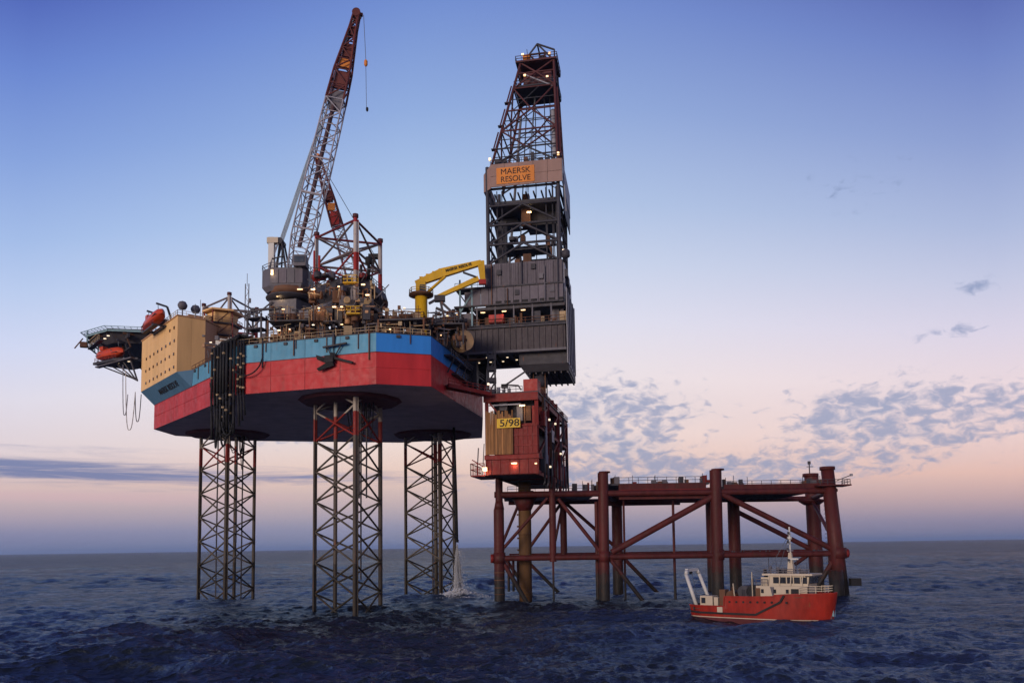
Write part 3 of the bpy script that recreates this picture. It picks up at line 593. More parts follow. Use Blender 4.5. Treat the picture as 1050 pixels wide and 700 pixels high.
def make_davit(c, dirv, label, ln):
    d = Vector((dirv[0],dirv[1],0)).normalized(); s = Vector((-d.y,d.x,0)); c = Vector(c)
    t = thing('davit', label, 'davit', c, 'lifeboat davits')
    for x in (-.36,.36):
        p = c+d*(x*ln)
        bar('arm', p-s*-3.4+Vector((0,0,-1.6)), p+s*1.8+Vector((0,0,3.0)), .4, DARK, t); bar('head', p+s*1.8+Vector((0,0,3.0)), p-s*.6+Vector((0,0,3.4)), .35, DARK, t)
        rod('fall_wire', p-s*.2+Vector((0,0,3.3)), p-s*.1+Vector((0,0,1.8)), .07, WIRE, t)
        bar('cradle', p+s*3.2+Vector((0,0,-1.7)), p-s*1.4+Vector((0,0,-1.5)), .4, DARK, t)
    bar('cradle_beam', c-d*ln*.46-s*.9+Vector((0,0,-1.75)), c+d*ln*.46-s*.9+Vector((0,0,-1.75)), .9, DARK, t, .35)
    bar('cradle_beam', c-d*ln*.46+s*1.6+Vector((0,0,-1.75)), c+d*ln*.46+s*1.6+Vector((0,0,-1.75)), .9, DARK, t, .35)
    MB().box(c+s*2.4+Vector((0,0,.3)), (1.6,1.2,1.2), math.atan2(d.y,d.x)).build('winch', BROWN, t)
    MB().rail([c-d*ln*.46-s*1.4+Vector((0,0,-1.5)), c+d*ln*.46-s*1.4+Vector((0,0,-1.5))], .9, 1.4, .05).build('railing', MRED, t)
    return t
make_davit(ap(12.6,1.5,64.6), (-AD.x,-AD.y), 'dark davit frame carrying the upper lifeboat over the roof edge', 10.2)
t = make_davit((-101.5,199.5,61.9), (.86,-.50), 'dark davit frame under the helideck carrying the lower lifeboat', 9.4)
MB().prism([(-105,197.8), (-97.5,193.4), (-91.5,193), (-91,200), (-98,204)], 59.0, 59.6).build('platform', DARK, t)
MB().beam((-104,198,58.4), (-92,191.6,59.2), 1.2, .3).build('platform_edge', GREY, t)
for i in range(5): bar('knee_brace', lerp((-103,198.6,58.8), (-93,192.6,58.8), i/4), lerp((-96,200,56), (-90.9,192,53.5), i/4), .3, DARK, t)
for i in range(3): lamp((-101+i*3.4,197-i*1.4,58.9), t, (.7,.5,.2), LAMPW)
for i, (a, b, sg, z, lab) in enumerate((((-94.3,191.5,57.5), (-92.6,190.8,50), 3.0, 0, 'thin pale hose hanging in the longest loop left of the block'), ((-93.6,191.5,56), (-90.9,191.0,50.6), 7.2, 0, 'pale hose hanging in a deep loop under the overhang'), ((-91.2,191.6,50.5), (-89.4,190.9,50), 4.6, 0, 'short dark hose looped under the blue overhang'))):
    p, q = Vector(a), Vector(b); pts = []
    for k in range(17):
        s = k/16; e = p.lerp(q, s); e.z = min(p.z,q.z)-sg-2 + ((p.z-min(p.z,q.z)+sg+2)*max(0,1-2*s)**3 + (q.z-min(p.z,q.z)+sg+2)*max(0,2*s-1)**3); pts.append(e)
    o = MB().path(pts, .10, 6).build('hanging_hose', (LGREY, WHITE, DARK)[i], None, True); tag(o, lab, 'hose', 'hoses hanging under the bow')

# ------------------------------------------------------------------ jacking houses and deck machinery
def platform(poly, z, t, railm, mat=None, h=1.15):
    MB().prism(poly, z-.18, z+.1).build('platform', mat or DARK, t); MB().rail([(x,y,z+.1) for x, y in poly], h, 1.5, .05, True).build('railing', railm, t)
def clutter(t, x0, x1, y0, y1, z0, h, n, mats, rg, rot=0.0, lamps=0, power=0):
    """cabinets, tanks, pipes and posts standing on a deck: every one a part of the machinery it belongs to"""
    for i in range(n):
        x, y = rg.uniform(x0,x1), rg.uniform(y0,y1); m = rg.choice(mats); k = rg.random(); hh = h*rg.uniform(.35,1)
        if k < .34: MB().box((x,y,z0+hh/2), (rg.uniform(.8,2.4), rg.uniform(.8,2), hh), rot+rg.choice((0,.1))).build('cabinet', m, t)
        elif k < .5: MB().lathe((x,y,z0), [(.7,0), (.75,hh*.1), (.75,hh*.8), (.3,hh)], 10).build('tank', m, t, True)
        elif k < .62: MB().tube((x-1.3,y,z0+hh*.6), (x+1.3,y+.2,z0+hh*.6), rg.uniform(.35,.8), 10).build('drum', m, t, True)
        elif k < .85:
            q = (x+rg.uniform(-2.5,2.5), y+rg.uniform(-1,1)); MB().path([(x,y,z0), (x,y,z0+hh), (q[0],q[1],z0+hh), (q[0],q[1],z0+rg.uniform(0,hh*.6))], rg.uniform(.09,.2), 6).build('pipe', m, t, True)
        else: bar('post', (x,y,z0), (x,y,z0+h*rg.uniform(.9,1.3)), .2, m, t)
    for i in range(int(n*1.3)):                         # the finer gear in front of it
        x, y = rg.uniform(x0,x1), rg.uniform(y0-.6,y0+.8); m = rg.choice(mats); k = rg.random(); hh = h*rg.uniform(.3,1.1)
        if k < .4: bar('thin_post', (x,y,z0), (x+rg.uniform(-.3,.3),y,z0+hh), rg.uniform(.09,.16), m, t)
        elif k < .7: box('junction_box', (x,y,z0+hh), (rg.uniform(.3,.8),.4,rg.uniform(.3,.9)), m, t)
        else: rod('cable_tray', (x-rg.uniform(.5,2),y,z0+hh), (x+rg.uniform(.5,2),y,z0+hh+rg.uniform(-.4,.4)), rg.uniform(.06,.12), m, t)
    for i in range((lamps*2+1)//3):
        x = x0+(x1-x0)*(i+.5)/lamps+rg.uniform(-.6,.6); lamp((x,y0-.2,z0+h*rg.uniform(.45,.95)), t, (rg.uniform(.35,.8),.3,.22), LAMP if rg.random() < .6 else LAMPW, power=power)
def tri(c, r, a0=288, cut=.30):
    pts = [Vector((c[0]+r*math.cos(R(a0+120*i)), c[1]+r*math.sin(R(a0+120*i)))) for i in range(3)]; out = []
    for i in range(3):
        p, q, w = pts[i-1], pts[i], pts[(i+1) % 3]; out += [q.lerp(p,cut), q.lerp(w,cut)]
    return [(v.x,v.y) for v in out]
def make_jackhouse():
    rg = random.Random(3); c = LEGS[1]
    t = thing('jacking_house', 'brown and grey tiers of jacking machinery with lamps round the middle leg', 'machinery', (c[0],c[1],HD))
    platform(tri(c,13.0), 54.4, t, BROWN); platform(tri(c,13.6), 58.6, t, BEIGE)
    for (x, y) in tri(c,12.2)+tri(c,9.5): bar('column', (x,y,HD), (x,y,60.6), .45, BROWN, t)
    clutter(t, c[0]-8, c[0]+9, c[1]-11.5, c[1]-7.5, HD+.1, 3.2, 22, [BROWN,BEIGE,DARK,GREY], rg, lamps=3)
    clutter(t, c[0]-6, c[0]+7, c[1]-12, c[1]-7.5, 54.5, 3.4, 18, [BROWN,BEIGE,DARK,TAN2], rg, lamps=3, power=45)
    clutter(t, c[0]-6, c[0]+7, c[1]-12, c[1]-8, 58.7, 2.6, 10, [GREY,BEIGE,BROWN], rg, lamps=3, power=40)
    for i in range(3):                                  # gear housings stacked at each chord
        a = R(288+120*i); x, y = c[0]+8.6*math.cos(a), c[1]+8.6*math.sin(a); r = a+math.pi/2
        for k in range(2):
            for s in (-1, 1):
                xx, yy = x+1.9*s*math.cos(r), y+1.9*s*math.sin(r)
                MB().box((xx,yy,56.4+k*2.5), (2.6,2.4,1.9), r).build('gear_housing', GREY if k else BROWN, t)
                MB().tube((xx,yy,56.4+k*2.5), (xx+2.0*math.cos(a),yy+2.0*math.sin(a),56.4+k*2.5), .6, 10).build('jacking_motor', BEIGE if (k+i) % 2 else GREY, t, True)
    lo, hi = tri(c,9.6), tri(c,12.6)
    MB().prism(lo, 60.8, 62.6, hi).build('upper_housing', DARK, t); MB().prism(hi, 62.6, 64.2, tri(c,11.8)).build('upper_housing', DARK, t)
    MB().prism(tri(c,10.6), 64.2, 65.0, tri(c,9.6)).build('upper_housing', GREY, t)
    MB().prism(tri(c,10.2), 59.8, 60.8).build('frame_ring', GREY, t); MB().rail([(x,y,64.2) for x, y in tri(c,11.7)], 1.1, 1.5, .05, True).build('railing', DARK, t)
    clutter(t, c[0]-7, c[0]+6, c[1]-8.5, c[1]-4, 64.4, 1.5, 8, [DARK,BROWN,GREY,MRED], rg)
    for i in range(90):                                 # motors, lugs and pipe ends studding the upper housing
        a, b = hi[(i*7) % 6], hi[(i*7+1) % 6]; s = rg.random(); x, y = a[0]+(b[0]-a[0])*s, a[1]+(b[1]-a[1])*s; f = rg.uniform(.84,1.0); z = 61+rg.random()*3.6
        box('housing_fitting', (c[0]+(x-c[0])*f,c[1]+(y-c[1])*f,z), (rg.uniform(.3,1.3),rg.uniform(.4,.9),rg.uniform(.3,1.2)), rg.choice([DARK,BROWN,GREY2,DARK,MAST]), t, rg.uniform(0,1.5))
    for i in range(24):
        x = c[0]+rg.uniform(-8,8); y = c[1]-10.5+abs(x-c[0]-2)*.55; z = rg.uniform(58.5,64); bar('stay_pipe', (x,y,z), (x+rg.uniform(-2.5,2.5),y,z+rg.uniform(-3,3)), .16, rg.choice([BROWN,DARK,GREY]), t)
    for i, (x, z) in enumerate(((2.2,61.8), (3.0,55.6))):  # yellow service baskets
        p = Vector((c[0]+x, c[1]-11.4-(.8 if i else 0), z)); MB().box(p, (2.7,1.2,.2)).build('basket_floor', YELLOW, t)
        MB().rail([p+Vector((-1.35,.6,0)), p+Vector((-1.35,-.6,0)), p+Vector((1.35,-.6,0)), p+Vector((1.35,.6,0))], 1.3, .9, .07).build('basket_rail', YELLOW, t)
    for x, z in ((-.6,57.0), (-4.6,60.4), (4.8,61.2), (5.6,59.2)): lamp((c[0]+x,c[1]-12.3,z), t, (1.0,.3,.26), LAMP, power=50)
    for i, x in enumerate((-6.2,-5.2)): rod('red_vent_pipe', (c[0]+x,c[1]-5,64.5), (c[0]+x,c[1]-5,70.6-i), .22, BRED, t)
    MB().lathe((c[0]+4.6,c[1]-5.5,64.5), [(.3,0), (.3,3.0), (.7,3.2), (.7,4.4), (.2,4.6)], 10).build('exhaust_stack', BLACK, t, True)
    rod('exhaust_stack', (c[0]+3.0,c[1]-5,64.5), (c[0]+3.0,c[1]-5,67.6), .3, DARK, t)
make_jackhouse()
def deck_unit(name, label, x0, x1, y0, y1, z0, h, n, mats, seed, lamps=0, plat=None, power=0, tanks=True):
    rg = random.Random(seed); t = thing(name, label, 'machinery', ((x0+x1)/2,(y0+y1)/2,z0), 'machinery along the deck edge')
    clutter(t, x0, x1, y0, y1, z0, h, n, mats, rg, lamps=lamps, power=power)
    if plat:
        P = [(x0-.5,y0-.5), (x1+.5,y0-.8), (x1+.5,y1+.5), (x0-.5,y1+.5)]; platform(P, z0+plat, t, mats[0])
        for x, y in P: bar('column', (x,y,z0), (x,y,z0+plat), .3, mats[0], t)
        clutter(t, x0, x1, y0, y1, z0+plat+.1, h*.8, n//2, mats, rg, lamps=max(0,lamps-1))
    return t
deck_unit('mud_machinery', 'low beige machinery behind the hose bundle at the hull corner', -62,-53.5,159,166, HD, 4.2, 26, [BEIGE,WHITE,TAN2,GREY], 5, 3)
deck_unit('pump_skid', 'pale tanks and pipes along the deck left of the big crane', -53,-45.5,152.5,157, HD, 2.6, 22, [BEIGE,GREY,BROWN,WHITE], 6, 2)
deck_unit('crane_base_machinery', 'brown platforms with pipes and lamps crowded under the big crane', -45.5,-38.5,149.5,156, HD, 3.6, 34, [BROWN,BEIGE,DARK,BROWN], 7, 3, 4.6, 30)
deck_unit('corner_machinery', 'brown fenced machinery between the middle leg and the yellow crane', -24,-16.5,146.5,152, HD, 3.0, 26, [BROWN,BEIGE,DARK,BROWN], 8, 2, 3.6, 25)
deck_unit('stern_machinery', 'dark winches and pipes at the stern corner below the cantilever', -15,-9.5,152,166, HD, 3.6, 26, [DARK,BROWN,GREY,BROWN], 9, 2, 4.2)
deck_unit('hull_top_machinery', 'dark machinery on the hull behind the yellow crane foot', -22,-8,170,180, HD, 6.5, 30, [DARK,GREY,BROWN,DARK], 10, 0, 7.0)
# small open tower standing on the deck edge and mast
t = thing('vent_tower', 'small dark framed tower on the deck edge left of the big crane', 'tower', (-50.4,156,HD))
for x, y in ((-52,155.2), (-49,154.4), (-51.5,157), (-48.6,156.4)): bar('post', (x,y,HD), (x,y,58.6), .32, DARK, t)
for z in (53.5,55.6,57.8): MB().prism([(-52.3,155), (-48.8,154), (-48.2,156.7), (-51.7,157.4)], z-.12, z+.12).build('platform', DARK, t)
MB().rail([(-52.3,155,57.9), (-48.8,154,57.9)], 1.1, .9, .06).build('railing', DARK, t); bar('arm', (-49.5,155,58), (-54,156,59.6), .25, DARK, t); bar('strut', (-51.8,155.4,55), (-49,154.6,57.6), .2, DARK, t)
m = MB(); 
for i in range(16): m.beam((-59.8+(.35 if i % 2 else -.35),178,52+i*1.25), (-59.8+(-.35 if i % 2 else .35),178,53.25+i*1.25), .1)
t = thing('radio_mast', 'thin grey lattice mast standing right of the leftmost leg top', 'mast', (-59.8,178,HD)); m.build('lacing', LGREY, t, kind='stuff')
for s in (-.4,.4): rod('upright', (-59.8+s,178,HD), (-59.8+s,178,72.6), .11, GREY, t)
rod('aerial', (-59.8,178,72), (-59.8,178,75), .06, GREY, t)
for i in range(3): box('aerial_box', (-59.1,177.8,62+i*3.3), (.5,.4,1.0), GREY, t)

# ------------------------------------------------------------------ cranes
def lattice(t, st, chordm, lacem, cr, lr, name='boom', lattice_faces=(0,1,2,3), panels=1):
    """st: list of stations (centre, half-width vector, half-height vector); four chords as rods, lacing joined"""
    cor = [[c+w+h, c+w-h, c-w-h, c-w+h] for c, w, h in st]
    for a, b in zip(cor, cor[1:]):
        for j in range(4): rod(name+'_chord', a[j], b[j], cr, chordm, t)
    m = MB()
    for a, b in zip(cor, cor[1:]):
        n = max(1, round((a[0]-b[0]).length/((a[0]-a[2]).length*.55+.5)))
        for i in range(n):
            A = [a[j].lerp(b[j], i/n) for j in range(4)]; B = [a[j].lerp(b[j], (i+1)/n) for j in range(4)]
            for f in lattice_faces:
                g = (f+1) % 4; 
                if i % 2: m.beam(A[f], B[g], lr*2)
                else: m.beam(A[g], B[f], lr*2)
                m.beam(B[f], B[g], lr*1.7)
    m.build(name+'_lacing', lacem, t, kind='stuff')
    return cor
SPINE = pm('boom_spine_paint', (.075,.040,.045), .6, rust=.2)
def make_crane_a():
    t = thing('lattice_crane', 'tall grey lattice boom crane with red boom tip, left of the derrick', 'crane', (-47,168,HD))
    X, Y = -47.0, 168.0
    MB().lathe((X,Y,HD), [(3.0,0), (2.7,1.5), (2.6,7.5), (2.9,9.5), (3.3,11.2)], 18).build('pedestal', GREY, t, True)
    MB().prism([(X-3.9,Y-2.6), (X+2.2,Y-3.8), (X+4.2,Y+1), (X-2.6,Y+3)], 61.2, 64.6).build('pedestal_housing', GREY, t)
    MB().lathe((X,Y,64.9), [(3.4,0), (5.2,.55), (5.2,.8), (3.6,1.1)], 20).build('walkway_disc', DARK, t, True)
    MB().lathe((X,Y,66.0), [(3.8,0), (4.4,.6), (4.4,1.4)], 18).build('slew_ring', BROWN, t, True)
    hs = [(X-5.7,Y-1.6), (X-3.4,Y-3.6), (X+3.2,Y-3.6), (X+4.3,Y-2), (X+4.3,Y+2.8), (X-3.4,Y+3.6), (X-5.7,Y+1.8)]
    lo = [(X+(x-X)*.86,Y+(y-Y)*.9) for x, y in hs]
    MB().prism(lo, 66.6, 67.6, hs).build('house_base', GREY, t); MB().prism(hs, 67.6, 71.4).build('machinery_house', GREY, t)
    for i in range(4): box('house_panel', (X-2.4+i*1.7,Y-3.66,69.5), (1.5,.12,3.0), GREY2 if i % 2 else GREY, t)
    box('operator_cab', (X+3.0,Y-3.4,72.6), (2.6,2.4,2.4), GREY, t); MB().box((X+3.0,Y-4.65,72.8), (2.1,.12,1.3)).build('cab_window', GLASS, t)
    lamp((X-2.9,Y-3.9,70.3), t, (.7,.3,1.5), LAMP, power=50); lamp((X-1.4,Y-3.6,65.2), t, (1.7,.4,.3), LAMP, power=60); lamp((X+3.0,Y-3.9,66.5), t, (1.5,.4,.3), LAMP)
    MB().rail([(x,y,71.4) for x, y in hs], 1.1, 1.6, .05, True).build('railing', GREY, t)
    # gantry behind the boom foot
    tops = Vector((X-2.2,Y,78.2))
    for sy in (-1.7,1.7):
        bar('gantry_leg', (X-4.4,Y+sy,71.4), tops+Vector((-.2,sy*.6,0)), .34, LGREY, t); bar('gantry_leg', (X-.6,Y+sy,71.4), tops+Vector((.4,sy*.6,0)), .34, DARK, t)
        bar('gantry_leg', (X-2.6,Y+sy,71.4), tops+Vector((0,sy*.6,-.3)), .3, BLACK, t); bar('gantry_tie', (X-3.6,Y+sy,74), (X-1.2,Y+sy,74.6), .24, DARK, t)
    MB().box((X-3.9,Y-1,75.2), (1.2,1.2,7.4)).build('vent_stack', WHITE, t); MB().box((X-3.6,Y-1,78.2), (2.4,1.4,1.2)).build('gantry_head', CREAM, t)
    MB().tube(tops+Vector((0,-1.4,0)), tops+Vector((0,1.4,0)), .7, 12).build('sheave_block', DARK, t, True)
    # boom
    foot = Vector((X+.9,Y,72.0)); tip = Vector((-32.9,Y,130.2)); d = (tip-foot).normalized(); L = (tip-foot).length
    w = d.cross(Vector((0,-1,0))).normalized(); h = d.cross(w).normalized()
    S = lambda s, a, b: (foot+d*s, w*a, h*b)
    st = [S(0,1.3,1.4), S(7,2.15,1.5), S(20,2.2,1.5), S(33,2.05,1.45)]
    lattice(t, st, BOOMC, BOOMC, .16, .085); cor = lattice(t, [S(33,2.05,1.45), S(39,1.95,1.4)], BOOMC, BOOMC, .17, .1, 'boom')
    rod('boom_spine', foot+d*5-h*1.0, foot+d*38-h*.5-w*.1, .46, SPINE, t)      # luffing cylinder and walkway down the middle
    for s in (9,17,25): MB().beam(foot+d*s-w*2.1-h*1.6, foot+d*s+w*2.1-h*1.6, .3, .3).build('boom_collar', BOOMC, t)
    st = [S(39,1.95,1.3), S(46,1.75,1.1), S(L-3.5,.75,.7), S(L,.6,.6)]
    lattice(t, st, BOOMR, BOOMR, .24, .12, 'boom_head')
    for s0, s1, w0, m in ((37,41.5,1.5,GREY), (42,46,1.7,BOOMR), (47,49,1.45,SIGNO), (49.5,52.5,1.15,BOOMR), (L-5,L-3,.7,BOOMR)):
        MB().add([foot+d*s0+w*w0-h*.2, foot+d*s1+w*w0*.9-h*.2, foot+d*s1-w*w0*.75-h*.2, foot+d*s0-w*w0*.8-h*.2, foot+d*s0+w*w0+h*.6, foot+d*s1+w*w0*.9+h*.6, foot+d*s1-w*w0*.75+h*.6, foot+d*s0-w*w0*.8+h*.6], [(0,1,2,3), (7,6,5,4), (0,4,5,1), (1,5,6,2), (2,6,7,3), (3,7,4,0)]).build('boom_plate', m, t)
    bar('boom_catwalk', foot+d*38+(-w*2.1)*-1*-1, foot+d*(L-2)-w*.9, .5, BOOMR, t, .3)
    MB().tube(tip+h*-.9, tip+h*.9, .95, 12).build('tip_sheave', BOOMR, t, True); bar('tip_jib', tip, tip+Vector((1.3,0,-.2)), .6, BOOMR, t)
    for i, oy in enumerate((-1.0,-.5,0,.5,1.0)):
        rod('pendant', tops+Vector((0,oy,.3)), foot+d*33-w*2.1+h*oy*.9, .10, PEND, t)
    for i, oy in enumerate((-.6,.6)): rod('pendant', foot+d*33-w*2.1+h*oy, tip-w*.5+h*oy*.4, .08, PEND, t)
    hk = tip+Vector((1.5,0,-.3)); rod('hoist_wire', hk, hk+Vector((.5,0,-10.4)), .06, WIRE, t)
    MB().lathe(hk+Vector((.5,0,-12)), [(.1,0), (.4,.4), (.4,1.3), (.1,1.7)], 8).build('hook_block', SIGNO, t, True)
    rod('hoist_wire', hk+Vector((.5,0,-12)), hk+Vector((.8,0,-21.4)), .055, WIRE, t); MB().lathe(hk+Vector((.8,0,-22.4)), [(.05,0), (.28,.3), (.28,.9), (.05,1.1)], 8).build('hook', BLACK, t, True)
    bar('boom_rest_arm', (X-7.2,Y-3,62.4), (X-1,Y-3.2,62.8), .45, DARK, t); bar('boom_rest_arm', (X-6,Y-3,61.8), (X-3,Y-3.2,64.2), .25, DARK, t); box('rest_pad', (X-7.2,Y-3,62.4), (.8,.8,.9), DARK, t)
make_crane_a()
def make_crane_b():
    t = thing('red_lattice_crane', 'shorter red and white lattice crane boom leaning left behind the middle leg', 'crane', (-33,177,HD))
    X, Y = -33.4, 176.0
    MB().lathe((X,Y,HD), [(2.6,0), (2.3,2), (2.3,11), (2.9,12.6)], 16).build('pedestal', GREY, t, True)
    MB().prism([(X-3,Y-3), (X+3.4,Y-3), (X+3.4,Y+3), (X-3,Y+3)], 63.5, 67.5).build('machinery_house', DARK, t)
    foot = Vector((X-.4,Y,67.4)); tip = Vector((-43.4,Y,101.4)); d = (tip-foot).normalized(); L = (tip-foot).length
    w = d.cross(Vector((0,-1,0))).normalized(); h = d.cross(w).normalized(); S = lambda s, a, b: (foot+d*s, w*a, h*b)
    lattice(t, [S(0,.8,.9), S(4,1.25,1.1), S(18,1.2,1.0)], LGREY, BOOMC, .15, .08)
    lattice(t, [S(18,1.2,1.0), S(25,1.05,.9), S(L,.5,.5)], BOOMR, BOOMR, .2, .1, 'boom_head')
    MB().box(foot+d*20, (2.0,1.9,3.2)).build('boom_plate', BRED, t); MB().box(foot+d*22.6-Vector((0,1.05,0)), (1.6,.2,1.7)).build('load_plate', SIGNO, t); MB().box(foot+d*25.6, (1.6,1.5,2.2)).build('boom_plate', BOOMR, t)
    MB().tube(tip-h*.5, tip+h*.5, .7, 12).build('tip_sheave', SIGNO, t, True)
    rod('boom_pipe', foot+d*2-w*1.2, foot+d*18-w*1.15, .22, BRED, t)
    bar('gantry_leg', (X+2,Y-1,67.5), (X+3.2,Y-1,77.5), .35, BLACK, t); bar('gantry_leg', (X+.2,Y-1,67.5), (X+3.2,Y-1,77.5), .35, BLACK, t); MB().box((X+3.2,Y-1,77.4), (2.6,1.4,.9)).build('gantry_head', BLACK, t)
    for o in (-.4,.4): rod('pendant', (X+3.2,Y-1+o,77.8), tip+h*o*.6, .06, WIRE, t)
make_crane_b()
def make_crane_c():
    t = thing('knuckle_crane', 'bright yellow knuckle boom crane with folded arm beside the drill floor', 'crane', (-18.4,165,HD))
    X, Y = -18.5, 164.0
    MB().lathe((X,Y,HD), [(1.5,0), (1.35,1), (1.3,14.2)], 18).build('pedestal', YELLOW, t, True)
    MB().lathe((X,Y,64.4), [(1.4,0), (2.6,.25), (2.6,.6), (1.4,.7)], 18).build('walkway_disc', BROWN, t, True); MB().rail([(X+2.5*math.cos(R(i*45)),Y+2.5*math.sin(R(i*45)),65) for i in range(8)], 1.0, 1.2, .05, True).build('railing', YELLOW, t)
    MB().box((X,Y,66.2), (2.0,2.2,2.6)).build('slew_head', YELLOW, t); MB().box((X+.4,Y-1.2,66.0), (1.1,.3,1.3)).build('cab_window', GLASS, t)
    def arm(name, a, b, w0, w1, th):
        a, b = Vector(a), Vector(b); d = (b-a).normalized(); n = Vector((-d.z,0,d.x)); y = Vector((0,th,0))
        return MB().add([a-n*w0-y, b-n*w1-y, b+n*w1-y, a+n*w0-y, a-n*w0+y, b-n*w1+y, b+n*w1+y, a+n*w0+y], [(0,1,2,3), (7,6,5,4), (1,0,4,5), (2,1,5,6), (3,2,6,7), (0,3,7,4)]).build(name, YELLOW, t)
    b1 = Vector((X-1.1,Y,67.2)); b2 = Vector((-14.0,Y,69.5)); b3 = Vector((-5.8,Y,71.6))
    arm('main_boom', b1, b2, .55, .95, .55); arm('main_boom_end', b2+Vector((-.02,0,0)), b3, .93, .5, .52)
    arm('knuckle', b3+Vector((-.1,0,.3)), (-5.5,Y,67.6), .75, .55, .46); arm('folded_jib', (-6.4,Y,68.2), (-15.0,Y,64.4), .55, .35, .4); MB().box((-5.6,Y,67.4), (1.5,1,1.0)).build('jib_joint', BRED, t)
    rod('boom_cylinder', (X+1.0,Y-.3,65.0), (-13.4,Y-.3,68.6), .3, YELLOW, t); rod('jib_cylinder', (-9.6,Y-.5,69.4), (-7,Y-.5,68.4), .22, DARK, t)
    dd = (b3-b2).normalized(); text('boom_lettering', 'MAERSK RESOLVE', .8, lerp(b2,b3,.42)+Vector((0,-.62,.1)), dd, Vector((-dd.z,0,dd.x)), BLACK, t, .02, .02, 5.6)
    for i in range(4): MB().box(lerp(b1,b2,.2+.24*i)+Vector((0,0,.95)), (.7,.6,.3)).build('hose_guard', YELLOW, t)
    # heavy foot framing of the folded jib
    for a, b in (((-15.2,Y,64.2), (-9.6,Y-.5,58.5)), ((-14.6,Y,64.2), (-13.4,Y,58.4)), ((-15.4,Y,62), (-11.2,Y-.4,60)), ((-16.8,Y-.6,62.8), (-14.4,Y,64.4))): bar('grab_frame', a, b, .5, DARK, t)
    MB().box((-14.6,Y,64.0), (2.2,1.4,1.2)).build('grab_head', DARK, t)
make_crane_c()
def make_reel():
    t = thing('cable_reel', 'big tan cable reel lying at the hull edge below the cantilever', 'reel', (-9.5,158,53))
    c = Vector((-9.6,157.0,53.0)); ax = Vector((.55,-.83,0))
    for s in (-.9,.9): MB().tube(c+ax*s, c+ax*(s+.2), 2.1, 20).build('flange', TAN, t)
    MB().tube(c-ax*.9, c+ax*.9, 1.1, 16).build('core', BROWN, t, True); MB().tube(c+ax*1.0, c+ax*1.25, .5, 12).build('hub', BLACK, t)
    bar('stand', c-ax*1.3+Vector((0,0,0)), c-ax*1.3+Vector((0,0,-2.1)), .4, BROWN, t); bar('stand', c+ax*1.35, c+ax*1.35+Vector((0,0,-2.1)), .3, BROWN, t)
make_reel()

